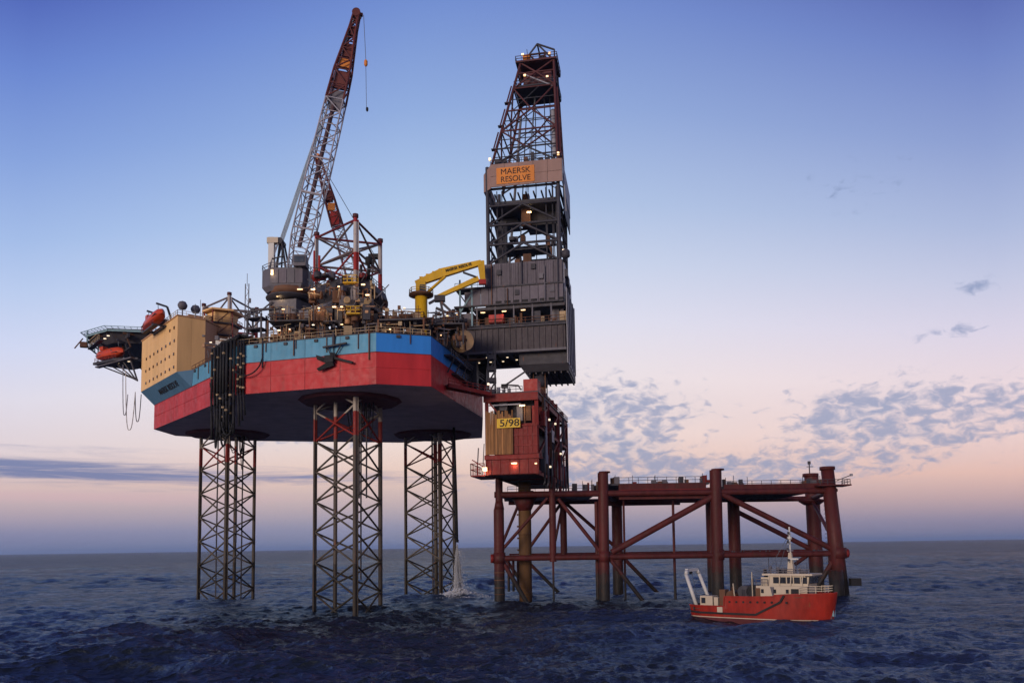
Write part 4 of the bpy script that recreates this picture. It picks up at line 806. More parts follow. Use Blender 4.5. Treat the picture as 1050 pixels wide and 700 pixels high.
# ------------------------------------------------------------------ cantilever and drill floor
def rbox(m, u0, u1, v0, v1, z0, z1): return m.box(rp((u0+u1)/2,(v0+v1)/2,(z0+z1)/2), (u1-u0,v1-v0,z1-z0), RROT)
def rb(name, u0, u1, v0, v1, z0, z1, mat, t): return rbox(MB(),u0,u1,v0,v1,z0,z1).build(name, mat, t)
def rbar(name, a, b, w, mat, t, h=None): return bar(name, rp(*a), rp(*b), w, mat, t, h)
GIRD = pm('girder_dark_grey', (.055,.045,.050), .6, rust=.2, var=.22, objvar=.15)
def make_cantilever():
    t = thing('cantilever', 'dark grey cantilever girders reaching from the hull to the drill floor', 'cantilever', rp(-10,0,53))
    for v in (-6.6, 7.0): rb('girder_web', -27, 5.9, v-.35, v+.35, 53.1, 58.4, GIRD, t)
    for z, th in ((53.0,.5), (58.4,.45)):
        for v in (-6.6, 7.0): rb('girder_flange', -27.2, 6.1, v-.8, v+.8, z-th/2, z+th/2, GREY if z < 55 else DARK, t)
    for i in range(26): rb('stiffener', -26+i*1.25, -25.82+i*1.25, -7.16, -6.97, 53.3, 58.1, GIRD, t)
    for i in range(9): rb('cross_beam', -26+i*3.9, -25.5+i*3.9, -6.2, 6.6, 52.9, 54.2, DARK, t)
    rb('bottom_plate', -16, 5.8, -6.1, 6.5, 53.9, 54.1, DARK, t)
    rb('hung_deck', -4.2, 6.2, -5.6, 9.6, 50.3, 52.7, DARK, t); MB().prism([tuple(rp(u,v,0))[:2] for u, v in ((-2.6,-4.6), (6.3,-4.6), (6.3,9.8), (-2.6,9.8))], 48.9, 50.3, [tuple(rp(u,v,0))[:2] for u, v in ((-4.2,-5.4), (6.3,-5.6), (6.3,9.8), (-4.2,9.8))]).build('hung_hopper', DARK, t)
    for i in range(7): rb('hopper_rib', -2.3+i*1.35, -2.0+i*1.35, -4.4, 9.6, 48.45, 48.95, DARK, t)
    rb('side_curtain', 6.2, 6.4, -7.2, 8.6, 50.0, 66.0, LGREY, t); 
    for i in range(5): rb('curtain_rib', 6.42, 6.6, -6.8+i*3.6, -6.5+i*3.6, 50.2, 65.8, GREY, t)
    for (u, v, z) in ((-14.2,-5,53.0), (-11.4,-4.2,53.0), (-7.2,-3,53.1), (-11.5,0,53.0), (-8.8,.5,53.1), (-5.6,-.3,53.1), (-14.2,.2,53.0)): lamp(rp(u,v,z-.35), t, (.6,.45,.18), LAMPW, RROT)
    for v in (-5,5): rb('push_up_jack', -15.2, -13.4, v-1, v+1, 46.2, 53.0, DARK, t)
    for i in range(6): rod('drain_pipe', rp(-26+i*2.2,-7.6,52.4-i*.2), rp(-22+i*2.2,-7.6,51.6), .2, BROWN, t)
    # deck on top, with lockers, pipes and lamps in the gap below the wind walls
    rb('skid_deck', -24, 6.0, -7.4, 8, 58.75, 58.95, DARK, t); MB().rail([rp(-24,-7.3,58.95), rp(5.8,-7.3,58.95)], 1.2, 1.6, .05).build('railing', BROWN, t)
    rg = random.Random(21)
    for i in range(30):
        u, v = rg.uniform(-22,5), rg.uniform(-6.6,-3); hh = rg.uniform(.8,3.4); rb('locker' if i % 3 else 'pipe_stack', u, u+rg.uniform(.4,2.0), v, v+1.2, 58.96, 58.96+hh, rg.choice([DARK,BROWN,GREY,BEIGE,GREY2]), t)
    rb('red_container', -10.4, -7.2, -7.0, -5.4, 59.4, 61.2, BRED, t)
    for u in (-22,-18,-13,-9,-5,-1,3): rbar('deck_post', (u,-6.9,58.9), (u,-6.9,63.0), .3, GREY, t)
    for u in (-17.4,-11.6,-7.0,-2.9): lamp(rp(u,-7.3,61.7), t, (1.3,.4,.2), LAMP, RROT, 25)
    rb('rear_house', -25, -13.5, -2, 7, 58.96, 62.8, DARK, t); rb('rear_house', -19, -13.9, -6.4, -2.5, 59, 62.0, GREY2, t)
make_cantilever()
def make_drillfloor():
    t = thing('drilling_module', 'grey ribbed wind walls enclosing the drill floor under the derrick', 'drill floor', rp(-3,0,62.8))
    rb('floor', -13.9, 5.9, -7.0, 8, 62.3, 62.9, DARK, t)
    rb('wall_core', -11.1, 5.5, -6.7, 7.8, 62.9, 71.9, DARK, t)
    n = 11
    for i in range(n):                                  # lower wall panels, then the upper tier set back a little
        u0, u1 = -13.8+19.5*i/n, -13.8+19.5*(i+1)/n
        rb('wall_panel', u0+.05, u1-.05, -7.35-rnd.uniform(0,.05), -7.05, 63.4, 66.9, GREY2, t)
    for i in range(9):
        u0, u1 = -11.2+16.8*i/9, -11.2+16.8*(i+1)/9
        rb('wall_panel', u0+.05, u1-.05, -7.12-rnd.uniform(0,.05), -6.8, 67.3, 72.2, GREY2, t)
        for k in range(4): rb('panel_rib', u0+.2+k*.45, u0+.3+k*.45, -7.24, -7.18, 67.4, 72.1, GREY2, t)
    rb('wall_band', -13.9, 5.7, -7.6, -6.9, 66.95, 67.25, DARK, t); rb('wall_band', -13.9, 5.7, -7.55, -7.0, 63.05, 63.35, DARK, t)
    for i in range(8): rb('vent_slot', -8.8+i*1.9, -7.5+i*1.9, -7.48, -7.40, 63.5, 63.95, BLACK, t)
    for i in range(5):
        v0 = -6.6+i*2.9; rb('wall_panel', 5.62, 5.95, v0, v0+2.8, 62.9, 71.6-(.6 if i > 3 else 0), LGREY, t)
    for u, z0, z1, m in ((-9.6,63.2,72.0,BROWN), (-3.1,67.4,73.0,DARK), (1.8,63.2,71.0,GREY), (4.6,63.2,72.6,DARK), (-6.2,63,66.6,BROWN)): rbar('wall_pipe', (u,-7.6,z0), (u,-7.6,z1), .2, m, t)
    for u, z in ((-8.4,69.6), (-1.0,70.4), (3.0,65.2), (-4.6,65.0), (0.6,68.2)): rb('wall_box', u, u+.9, -7.62, -7.3, z, z+1.1, GREY if u > 0 else DARK, t)
    # open stair frame at the left end
    for u in (-16.6,-14.0):
        rbar('frame_post', (u,-7.2,58.9), (u,-7.2,69.2), .35, TEAL, t)
    rbar('frame_brace', (-16.6,-7.2,62.0), (-14,-7.2,66), .3, TEAL, t); rbar('frame_brace', (-14,-7.2,62), (-16.6,-7.2,66), .25, DARK, t); rb('frame_deck', -17.6, -11.2, -7.8, -4, 66.9, 67.2, DARK, t); rb('frame_deck', -17.8, -13.9, -7.8, -4, 63, 63.3, DARK, t)
    MB().rail([rp(-17.6,-7.7,67.2), rp(-11.3,-7.7,67.2)], 1.1, 1.2, .05).build('railing', TEAL, t)
    rb('winch_house', -15.6, -13.95, -7.2, -4.4, 63.4, 66.4, GREY2, t)
    for i in range(3): rb('edge_box', 5.9, 6.6, -6.5+i*2.2, -5.2+i*2.2, 68.6-i*1.1, 70.2-i*1.2, DARK, t)
    lamp(rp(5.9,-6.9,74.0), t, (.7,.6,.8), LAMPW, RROT); MB().lathe(rp(6.3,-6.6,72.4), [(.2,0), (.9,.4), (.9,1.6), (.2,2.2)], 10).build('air_tank', DARK, t, True)
make_drillfloor()

# ------------------------------------------------------------------ derrick
def make_derrick():
    t = thing('derrick', 'dark lattice drilling derrick with a brown wind wall and orange name sign', 'derrick', rp(-3,0,72))
    def lev(z):                                         # corners of the mast at a height: near-left, near-right, far-right, far-left
        if z <= 94: return [(-10.4,-6.6), (5.0,-6.6), (5.0,7.2), (-10.4,7.2)]
        f = (z-94)/24.8; return [(-9.5+6.4*f,-6.6+3.0*f), (5.0-.7*f,-6.6+3.0*f), (5.0-.7*f,7.2-4.2*f), (-9.5+6.4*f,7.2-4.2*f)]
    P = lambda j, z: rp(*lev(z)[j], z)
    for j in range(4):
        rod('mast_leg', P(j,72), P(j,94), .40, MASTG, t); rod('mast_leg', P(j,94.02), P(j,118.8), .29, MAST, t)
    low = [72.3,76.6,80.9,85.2,89.0]
    for a, b in zip(low, low[1:]):
        for j in range(4):
            k = (j+1) % 4; mid = (P(j,b)+P(k,b))/2
            rod('girt', P(j,b), P(k,b), .27, MASTG, t)
            if a < 85: rod('brace', P(j,a), mid, .24, MASTG, t); rod('brace', P(k,a), mid, .24, MASTG, t)
    hi = [94.2,98.2,102.4,107.2,112.6,116.2,118.8]
    for n_, (a, b) in enumerate(zip(hi, hi[1:])):
        for j in range(4):
            k = (j+1) % 4; mid = (P(j,b)+P(k,b))/2; ma = (P(j,a)+P(k,a))/2; m = MAST if n_ else MASTG
            rod('girt', P(j,b), P(k,b), .18, m, t)
            if n_ % 2 == 0: rod('brace', P(j,a), mid, .19, m, t); rod('brace', P(k,a), mid, .19, m, t)
            else: rod('brace', ma, P(j,b), .18, m, t); rod('brace', ma, P(k,b), .18, m, t)
            if n_ < 4 and j in (0, 2): rod('thin_brace', P(j,a).lerp(P(k,a),.12), P(j,b).lerp(P(k,b),.62), .1, MASTG, t)
            if n_ < 5: rod('sub_girt', (P(j,a)+P(j,b))/2, (P(k,a)+P(k,b))/2, .1, MASTG, t)
    # brown wind wall round the finger board, in plates
    for i in range(5):
        u0, u1 = -9.5+15.5*i/5, -9.5+15.5*(i+1)/5
        for z0, z1 in ((89.0,91.3), (91.36,94.0)): rb('wind_wall_plate', u0+.03, u1-.03, -7.7-rnd.uniform(0,.04), -7.45, z0, z1, BROWNBAND, t)
    MB().quad(rp(-11.3,-6.2,88.6), rp(-9.48,-7.7,88.7), rp(-9.48,-7.7,93.9), rp(-11.3,-6.2,92.6), .2).build('wind_wall_plate', BROWNBAND, t)
    MB().quad(rp(-11.3,6.5,88.6), rp(-11.3,-6.2,88.6), rp(-11.3,-6.2,92.6), rp(-11.3,6.5,92.6), .2).build('wind_wall_plate', BROWNBAND, t)
    MB().quad(rp(6.1,-7.6,89.0), rp(6.1,7.8,87.0), rp(6.1,7.8,92.6), rp(6.1,-7.6,94), .2).build('wind_wall_plate', LGREY, t)
    MB().quad(rp(6.0,-4.6,83.6), rp(6.0,7.8,83.2), rp(6.0,7.8,88.9), rp(6.0,-4.6,88.9), .2).build('side_screen', MASTG, t); rbar('screen_edge', (6.4,-4.6,83.6), (6.2,-6.8,91), .2, LGREY, t)
    sg = rb('name_sign', -8.15, .1, -7.84, -7.76, 89.45, 93.05, SIGNO, t)
    for s, z in (('MAERSK', 92.05), ('RESOLVE', 90.35)): text('sign_lettering', s, 1.75, rp(-4.0,-7.88,z), U, (0,0,1), BLACK, sg, .02, 0.0, 6.4)
    rb('finger_board', -10.2, 4.8, -4.6, 6.9, 86.4, 87.0, MASTG, t); rb('monkey_cabin', -3.2, 4.6, 1.0, 6.6, 83.4, 88.8, MASTG, t); rb('monkey_cabin', -9.4, -5.4, 3.0, 6.8, 84.6, 88.0, MASTG, t)
    for i in range(8): rbar('finger', (-9+i*1.7,-5.6,88.2), (-9+i*1.7,2.4,88.2), .3, MASTG, t)
    rb('top_drive', -3.9, -1.9, -1.2, 1.2, 82.6, 86.6, BROWN, t); lamp(rp(-1.9,-3.0,84.8), t, (1.4,.5,.35), LAMP, RROT, 120); rb('travel_block', -3.6, -2.2, -.8, .8, 87, 90, SIGNO, t)
    for u in (-5.0,-1.0,1.6,3.2): rbar('guide_rail', (u,1.0,72.5), (u*.55+.4,.6,114), .2, MASTG, t)
    for u in (-3.2,-2.9,-2.6): rod('drilling_line', rp(u,0,89), rp(u*.2+.3,0,115), .06, WIRE, t)
    rod('standpipe', rp(-8.2,5.2,73), rp(-4.2,2.6,110), .30, LGREY, t); rod('standpipe', rp(4.2,-5.0,96), rp(3.9,-3.8,107), .5, LGREY, t)
    for z, u0, u1 in ((78.4,-10,-5.8), (77.0,-9,2.2), (74.4,-4,4)): rb('catwalk', u0, u1, -2.2, 2.0, z-.2, z, MASTG, t)
    rb('pipe_handler', -8.9, -7.0, -3.4, -1.6, 72.4, 83.0, MASTG, t)
    rg = random.Random(4)
    for i in range(16):
        u, v, z = rg.uniform(-9.6,4.4), rg.uniform(-5,6), rg.choice((72.4,74.4,77.0,78.5)); rb('drill_equipment', u, u+rg.uniform(.5,1.9), v, v+1.2, z, z+rg.uniform(.6,2.6), rg.choice([MASTG,DARK,BROWN,GREY]), t)
    for u in (-9.8,-8.5,-7.4,2.2,3.6,4.4): rbar('hang_off_post', (u,-5.8,72.3), (u,-5.8,88.8), .22, MASTG, t)
    rb('belly_board', -8.6, 3.6, -4.0, 4.4, 94.6, 95.0, MASTG, t)
    for i in range(8):
        u = -8.8+i*1.6; rb('deck_locker', u, u+rg.uniform(.5,1.1), -6.4, -5, 94.1, 94.1+rg.uniform(.6,2.6), rg.choice([MASTG,DARK,BROWN]), t)
    MB().rail([rp(-9.5,-7.5,94.0), rp(5.8,-7.5,94.0), rp(5.8,7.6,92.6)], 1.1, 1.6, .05).build('railing', MASTG, t)
    for u, z in ((-9.7,95.6), (5.2,95.4)): lamp(rp(u,-7.0,z), t, (.6,.6,.8), LAMP, RROT)
    # crown platform and its A-frame
    rb('crown_platform', -4.6, 5.0, -4.2, 3.8, 113, 113.3, MASTG, t); rb('crown_cabin', -2.6, 3.6, -2.9, 2.6, 113.3, 116.8, MAST, t); rb('water_table', -4.2, 5.0, -4.2, 3.4, 118.7, 119.1, MAST, t)
    MB().rail([rp(-4.6,-4.2,113.3), rp(5,-4.2,113.3), rp(5,3.8,113.3)], 1.1, 1.3, .05).build('railing', MASTG, t); MB().rail([rp(-4.2,-4.1,119.1), rp(5,-4.1,119.1), rp(5,3.4,119.1), rp(-4.2,3.4,119.1)], 1.1, 1.3, .05, True).build('railing', MAST, t)
    for a, b in (((-3,-3,118.8),(.6,-3,123.2)), ((4.4,-3,118.8),(.6,-3,123.2)), ((-3,2.4,118.8),(.6,2.4,123.2)), ((4.4,2.4,118.8),(.6,2.4,123.2)), ((.6,-3,123.2),(.6,2.4,123.2)), ((-1.3,-3,120.9),(2.5,-3,120.9)), ((.6,-3,118.8),(2.7,-3,121)), ((.6,-3,118.8),(-1.4,-3,121)), ((4.4,-3,121.4),(.6,-3,123.2)), ((4.4,-3,121.4),(4.4,-3,118.8))): rbar('crown_frame', a, b, .3, MASTG, t)
    rod('aerial', rp(-1.6,0,118.8), rp(-2.2,0,124.2), .07, MASTG, t)
    MB().tube(rp(-2.6,-3.2,120), rp(-1.0,-3.2,120), .8, 12).build('crown_sheave', SIGNO, t, True); MB().tube(rp(1.6,-2,120.2), rp(1.6,1.4,120.2), 1.0, 14).build('crown_sheave', MASTG, t, True)
    for u, z in ((-2.6,120.6), (-2.2,115.7), (3.4,120.2), (2.8,114.8)): lamp(rp(u,-3.9,z), t, (.7,.4,.5), LAMPW if z < 114 else LAMP, RROT)
    rbar('service_boom', (-1.9,-4.0,115.6), (4.6,-4.3,112), .25, LGREY, t)
    for z in (98,103.5,109): 
        q = lev(z)[0]; rb('leg_platform', q[0]-1.0, q[0]+.3, q[1]-.5, q[1]+.5, z, z+.2, MASTG, t); rbar('leg_ladder', (q[0]-.5,q[1]-.4,z), (lev(z+4)[0][0]-.5,lev(z+4)[0][1]-.4,z+4), .3, MAST, t)
    rbar('side_ladder', (5.5,-5.8,94), (4.8,-4,112), .5, MAST, t)
make_derrick()

# ------------------------------------------------------------------ wellhead topside module
MDv = Vector((.21,.978,0)); MDu = Vector((.978,-.21,0)); MO = Vector((0.05,160.2,0)); MROT = math.atan2(MDu.y,MDu.x)
def mp_(u, v, z): return MO+MDu*u+MDv*v+Vector((0,0,z))
def mb(name, u0, u1, v0, v1, z0, z1, mat, t): return MB().box(mp_((u0+u1)/2,(v0+v1)/2,(z0+z1)/2), (u1-u0,v1-v0,z1-z0), MROT).build(name, mat, t)
def mbar(name, a, b, w, mat, t, h=None): return bar(name, mp_(*a), mp_(*b), w, mat, t, h)
def make_module():
    t = thing('wellhead_module', 'red steel wellhead platform module with tan boards and a yellow number sign', 'platform module', mp_(0,20,26))
    LV = 42
    for v in (0.4,14,28,LV):
        for u in (-5.2,5.1):
            mbar('column', (u,v,26.4), (u,v,43.2 if v < 30 else 42.6), .75, MRED, t)
        for z in (26.8,30.0,36.3,42.3): mbar('cross_girder', (-5.2,v,z), (5.1,v,z), .55, MRED, t, .8)
    for u in (-5.2,5.1):
        for z, h in ((26.8,.9), (30.0,.6), (36.3,.6), (42.4,1.2)): mbar('side_girder', (u,0,z), (u,LV,z), .5, MRED, t, h)
    for v0 in (.4,14,28):
        for z0, z1 in ((30,36.3), (36.3,42.2)): mbar('side_brace', (5.15,v0,z0), (5.15,v0+13.8,z1), .4, MRED, t)
    for z in (26.7,30.1,36.4): mb('deck', -5.0, 4.9, .6, LV, z-.1, z+.1, DARK, t)
    mb('roof_deck', -5.6, 5.6, -.3, LV, 42.9, 43.15, DARK, t)
    mb('inner_housing', -4.4, 3.6, 3.4, 38, 30.2, 42.2, DARK, t); mb('inner_housing', -4.6, 3.9, 1.6, 38, 26.9, 29.8, MRED, t)
    mb('front_header', -5.7, 5.6, -.5, .1, 41.3, 42.9, MRED, t); mb('front_sill', -5.6, 5.6, -.5, .05, 29.5, 30.4, MRED, t); mb('front_base', -4.8, 5.5, -.3, .2, 26.5, 29.4, MRED, t)
    for i in range(6): mb('base_rib', -4.4+i*1.9, -4.2+i*1.9, -.45, -.3, 26.6, 29.4, MRED, t)
    for i in range(5): mb('red_panel', .5+i*.98, 1.42+i*.98, -.35-rnd.uniform(0,.05), -.1, 30.5, 36.2, MRED, t)
    for z in (32.2,34.2,36.2): mb('panel_rail', .4, 5.4, -.55, -.42, z-.12, z+.12, MRED, t)
    for i in range(17):                                 # tan boards standing upright against the front
        u = -5.2+i*.335; h = 39.0+rnd.uniform(-.9,.5) if i % 4 else 39.4
        MB().add([mp_(u,-.95,30.45), mp_(u+.29,-.95,30.45), mp_(u+.29,-.6,30.45), mp_(u,-.6,30.45), mp_(u+rnd.uniform(-.06,.06),-.8,h), mp_(u+.29,-.8,h), mp_(u+.29,-.5,h), mp_(u,-.5,h)], [(3,2,1,0), (4,5,6,7), (0,1,5,4), (1,2,6,5), (2,3,7,6), (3,0,4,7)]).build('board', PLANK, t)
    s = mb('number_sign', -2.75, 2.05, -1.22, -1.08, 35.75, 37.65, SIGNY, t); text('sign_number', '5/98', 2.0, mp_(-.15,-1.27,36.65), MDu, (0,0,1), BLACK, s, .03, 0.015, 4.0)
    for u, z in ((2.4,40.2), (0.6,28.6), (5.0,28.4)): lamp(mp_(u,-.7,z), t, (1.6 if u < 5 else .6,.4,.35), LAMP, MROT, 110 if u < 5 else 0)
    lamp(mp_(-5.4,-.9,27.6), t, (1.2,.6,1.0), LAMP, MROT, 160)
    for u, z, w, h, m in ((1.6,39,1.2,3.4,GREY), (3.4,38.8,1.0,3.0,BROWN), (4.4,38.4,.5,3.8,MRED), (-1.8,40.4,1.6,1.6,DARK), (2.6,38,.3,5,BROWN)): mb('front_equipment', u-w/2, u+w/2, .6, 1.6, z-h/2, z+h/2, m, t)
    mbar('front_brace', (-4.9,-.2,41.6), (-2.4,-.2,38.6), .3, MRED, t); mbar('front_pipe', (-4.6,-.2,40.6), (2,-.2,40.6), .25, LGREY, t)
    # walkway basket at the left
    mb('basket_floor', -8.5, -5.5, -.6, 8, 26.2, 26.45, MRED, t)
    MB().rail([mp_(-5.6,-.6,26.4), mp_(-8.5,-.6,26.4), mp_(-8.5,8,26.4)], 2.4, 1.1, .07).build('basket_rail', MRED, t); mbar('basket_strut', (-8.2,-.4,29.6), (-5.6,-.4,28), .2, MRED, t); mbar('basket_post', (-7.6,1,26.4), (-7.2,1,32.2), .2, GREY, t); mbar('basket_post', (-6.4,1,26.4), (-6.0,1,33), .15, GREY, t)
    # pipework, ladders and kit on the long right-hand side
    rg = random.Random(31)
    for i in range(46):
        v = rg.uniform(1.5,41); z = rg.choice((27,30.2,36.5)); h = rg.uniform(1.2,5.6); m = rg.choice([MRED,DARK,BROWN,MRED,MRED,GREY]); k = rg.random(); u = rg.uniform(4.3,6.0)
        if k < .45: mb('valve_skid', u-.5, u+.4, v, v+rg.uniform(.6,2.4), z, z+h, m, t)
        elif k < .8: MB().path([mp_(u,v,z-rg.uniform(0,2)), mp_(u,v,z+h), mp_(u,v+rg.uniform(-3,3),z+h)], rg.uniform(.12,.26), 6).build('flow_pipe', m, t, True)
        else: mbar('ladder', (6.0,v,z), (6.0,v+rg.uniform(-2,2),z+6), .5, m, t, .15)
    for i in range(9): MB().path([mp_(5.9,4+i*4.2,31), mp_(6.0,4+i*4.2,25.2), mp_(5.6,4.6+i*4.2,24.3)], .2, 6).build('drop_pipe', rg.choice([DARK,MRED,GREY]), t, True)
    for v, z in ((9,38.6), (17,38.9), (9,28.6), (24,33)): lamp(mp_(6.3,v,z), t, (.5,.7,.5), LAMPW, MROT)
    rod('white_riser', mp_(6.0,6,29), mp_(6.0,6,38.8), .28, LGREY, t); mb('white_board', 6.0, 6.2, 13, 16, 34.4, 37, LGREY, t)
    # roof clutter
    mb('red_crate', 2.6, 5.5, -.2, 3.4, 43.16, 45.6, BRED, t); MB().rail([mp_(-5.5,-.2,43.15), mp_(2.4,-.2,43.15)], 1.1, 1.3, .05).build('railing', GREY, t); MB().rail([mp_(5.5,4,43.15), mp_(5.5,LV,43.15)], 1.1, 1.6, .05).build('railing', MRED, t)
    for i in range(16):
        v = 4+i*2.3; u = rg.uniform(3,5.2); mb('roof_kit', u-.5, u+.4, v, v+1.1, 43.16, 43.2+rg.uniform(.6,2.2), rg.choice([DARK,BROWN,MRED,GREY]), t)
    for a, b in (((-2.2,4,43.1),(-2.2,4,45.4)), ((-2.2,4,45.4),(2.6,3,48.0)), ((-2.4,4,45.6),(.8,3.6,45.2)), ((.8,3.6,45.2),(1.4,3.6,44.2))): mbar('jib_crane', a, b, .28, DARK, t)
    MB().box(mp_(-2.2,4,45.3), (1.3,.9,.8), MROT).build('jib_head', BLACK, t)
    for i in range(5): MB().tube(mp_(-5+i*1.1,1.0,43.16), mp_(-5+i*1.1,1.0,43.9+.25*(i % 3)), .35, 10).build('roof_drum', GREY if i % 2 else LGREY, t, True)
make_module()
t = thing('well_conductor', 'dark stacked riser column between module roof and drill floor', 'riser', (6.4,170,43))
for z0, z1, r, m in ((43.2,44.6,1.5,DARK), (44.6,46.0,1.1,BROWN), (46.0,48.2,1.6,DARK), (48.2,52.0,1.0,GREY2)): MB().tube((6.4,170,z0), (6.4,170,z1), r, 14).build('riser_section', m, t, True)
for i in range(4): rod('tension_rod', (6.4+1.8*math.cos(i*1.57+.6),170+1.8*math.sin(i*1.57+.6),43.2), (6.4+1.8*math.cos(i*1.57+.6),170+1.8*math.sin(i*1.57+.6),51), .12, BROWN, t)
t = thing('gangway', 'red gangway beam bridging from the hull stern to the module roof', 'gangway', (-8,163,42))
bar('beam', (-13.2,154,43.2), (-4.6,160.6,42.6), .5, MRED, t, .7); bar('beam', (-12.0,152.4,43.2), (-4.0,159.2,42.6), .5, MRED, t, .7)
MB().quad((-13.2,154,43.4), (-12,152.4,43.4), (-4,159.2,42.9), (-4.6,160.6,42.9), .12).build('walkway', DARK, t); MB().rail([(-12.0,152.3,43.5), (-4.0,159.1,43)], 1.1, 1.5, .05).build('railing', MRED, t)
t = thing('support_tower', 'dark framed post standing between module roof and cantilever underside', 'tower', (-3.6,163,43))
for dx in (-.7,.7):
    for dy in (-.7,.7): bar('post', (-3.9+dx,164+dy,43.1), (-3.9+dx,164+dy,53), .35, DARK, t)
for k in range(4): bar('brace', (-4.6,163.3,43.6+k*2.3), (-3.2,163.3,45.9+k*2.3), .3, DARK, t); MB().box((-3.9,164,44+k*2.4), (1.9,1.9,.9)).build('platform', DARK, t)
lamp((-4.6,162.6,45.4), t, (.6,.4,.6), LAMPW)

# ------------------------------------------------------------------ jacket
def make_jacket():
    t = thing('jacket', 'rust red tubular jacket platform standing in the sea behind the boat', 'jacket', (35,188,0))
    Yf, Yb = 173.0, 204.0
    P = lambda x, z, y=Yf: Vector((x,y,z))
    def seat(x, z, y): return P(x,z,y)
    # front row
    pile('leg', P(-3.05,-5), P(-2.9,20.0), 1.12, JACK, t); MB().tube(P(-2.9,20.0), P(-2.88,21.8), 1.12, 20, .8).build('leg_cone', JACK, t, True); pile('leg', P(-2.88,21.8), P(-2.8,26.6), .8, JACK, t)
    pile('leg', P(19.4,-5), P(20.1,27.6), 1.15, JACK, t); MB().tube(P(20.1,27.6), P(20.1,27.9), 1.25, 20).build('leg_cap', JACK, t, True)
    pile('leg', P(43.7,-5), P(44.7,27.8), 1.28, JACK, t); MB().tube(P(44.7,27.8), P(44.7,28.1), 1.38, 20).build('leg_cap', JACK, t, True)
    MB().tube(P(70.5,-5), P(68.5,27.5), 1.75, 20, 1.35).build('leg', JACK, t, True); MB().tube(P(68.5,27.5), P(68.5,28.2), 1.6, 20).build('leg_cap', JACK, t, True)
    MB().tube(P(68.9,-4,171.5), P(68.6,6,171.6), 1.5, 16).build('pile_sleeve', JACK, t, True); MB().box(P(72.6,3.4,171.5), (2.2,1.4,1.6)).build('landing_fender', BLACK, t)
    pile('leg', P(8.55,8.6), P(8.85,26.8), .75, JACK, t); rod('riser', P(8.55,-4), P(8.6,8.6), .22, JACK, t)
    # back row
    for x0, x1, r, z1 in ((26.4,26.9,1.35,26.5), (50.4,50.8,1.3,26.2), (56.2,56.6,1.5,26.2), (76.8,76.4,1.75,28.6)): pile('leg', P(x0,-5,Yb), P(x1,z1,Yb), r, JACK, t)
    pile('leg', P(12.9,8.5,Yb), P(13,25,Yb), .85, JACK, t); MB().tube(P(76.4,28.6,Yb), P(76.4,29.4,Yb), 1.95, 16).build('leg_cap', JACK, t, True)
    # horizontals
    pile('horizontal', P(-4.4,9.5), P(71.6,9.45), .62, JACK, t); pile('horizontal', P(-3.9,23.2), P(68,23.0), .66, JACK, t); pile('horizontal', P(-1,9.6,Yb), P(78,9.6,Yb), .62, JACK, t); pile('horizontal', P(-1,23.2,Yb), P(78,23,Yb), .66, JACK, t)
    for x in (-3.05,19.6,44,69.6):
        pile('horizontal', P(x,9.5), P(x+6.6,9.5,Yb), .5, JACK, t); pile('horizontal', P(x+.4,23.1), P(x+6.8,23.1,Yb), .55, JACK, t)
    for x in (-4.5,71.7): MB().tube(P(x-.35,9.5), P(x+.35,9.5), .95, 16).build('end_flange', MRED, t, True)
    for x in (-3.0,19.6,44.1,69.9): MB().tube(P(x+.02,8.4), P(x+.05,10.7), 1.3 if x < 60 else 1.75, 18).build('node_can', JACK, t, True)
    # diagonals
    for a, b, r in (((7.6,22.3),(-2.5,11.2),.36), ((9.9,22.2),(18.6,10.8),.42), ((21.2,10.4),(43.6,22.2),.72), ((45.4,22.6),(69.0,10.3),.62), ((20.6,9.3),(29.6,-2.6),.45), ((69.6,9.2),(62.8,-1),.55), ((-2.4,9),(4.5,-3),.5), ((68.6,22.6),(69.6,10.6),.3)): rod('diagonal', P(*a), P(*b), r, JACK, t)
    for a, b, r in (((56.8,20.2),(76.2,9.9),.62), ((1.5,22.5),(-3.8,10.2),.4), ((12.6,23),(3.4,10.6),.42), ((12.8,22.6),(10.0,9.8),.34), ((13.4,23),(26.0,11.5),.45), ((4.2,7.6),(14,-2.5),.45), ((27.4,9.3),(38.8,-2.8),.5), ((71.4,6.4),(76.6,10),.5), ((-2,9),(6,-3),.45)): rod('diagonal', P(*a,Yb), P(*b,Yb), r, JACK, t)
    rod('diagonal', P(76.4,22.6,Yb), P(69.6,11.2), .42, JACK, t)
    # risers and caissons
    for x, y, r, z1 in ((35.6,178,.3,22.6), (18.3,176,.42,21.5), (24.6,178,.25,22.5), (78.8,Yb-3,.18,23)): rod('riser', P(x,-4,y), P(x+.3,z1,y), r, JACK, t)
    for i in range(5): pile('conductor', P(-1.1+i*1.05,2,180+.8*(i % 2)), P(-1.0+i*1.05,9,180+.8*(i % 2)), .28, JACK, t)
    for z in (6.4,4.8,3.2,1.8): MB().tube(P(-2.99,z), P(-2.99,z+.16), 1.2, 16).build('leg_band', BROWN, t, True)
    # decks on top
    def seat(n, x0, x1, y0, y1, z0, z1, m): return MB().box(((x0+x1)/2,(y0+y1)/2,(z0+z1)/2), (x1-x0,y1-y0,z1-z0)).build(n, m, t)
    seat('bridge_girder', 23.2, 42.2, 173.6, 174.2, 21.8, 25.2, DARK if False else JACK); seat('bridge_girder', 23.2, 42.2, 201, 201.6, 21.8, 25.2, JACK); seat('bridge_deck', 21, 43, 173.9, 201, 24.9, 25.3, DARK)
    seat('bridge_rail_beam', 23.2, 42.2, 173.3, 173.6, 23.0, 23.9, MRED)
    seat('access_deck', 46, 68.2, 173.8, 203, 23.6, 24.4, JACK); seat('access_deck', -2, 19, 173.8, 203, 23.4, 23.9, JACK)
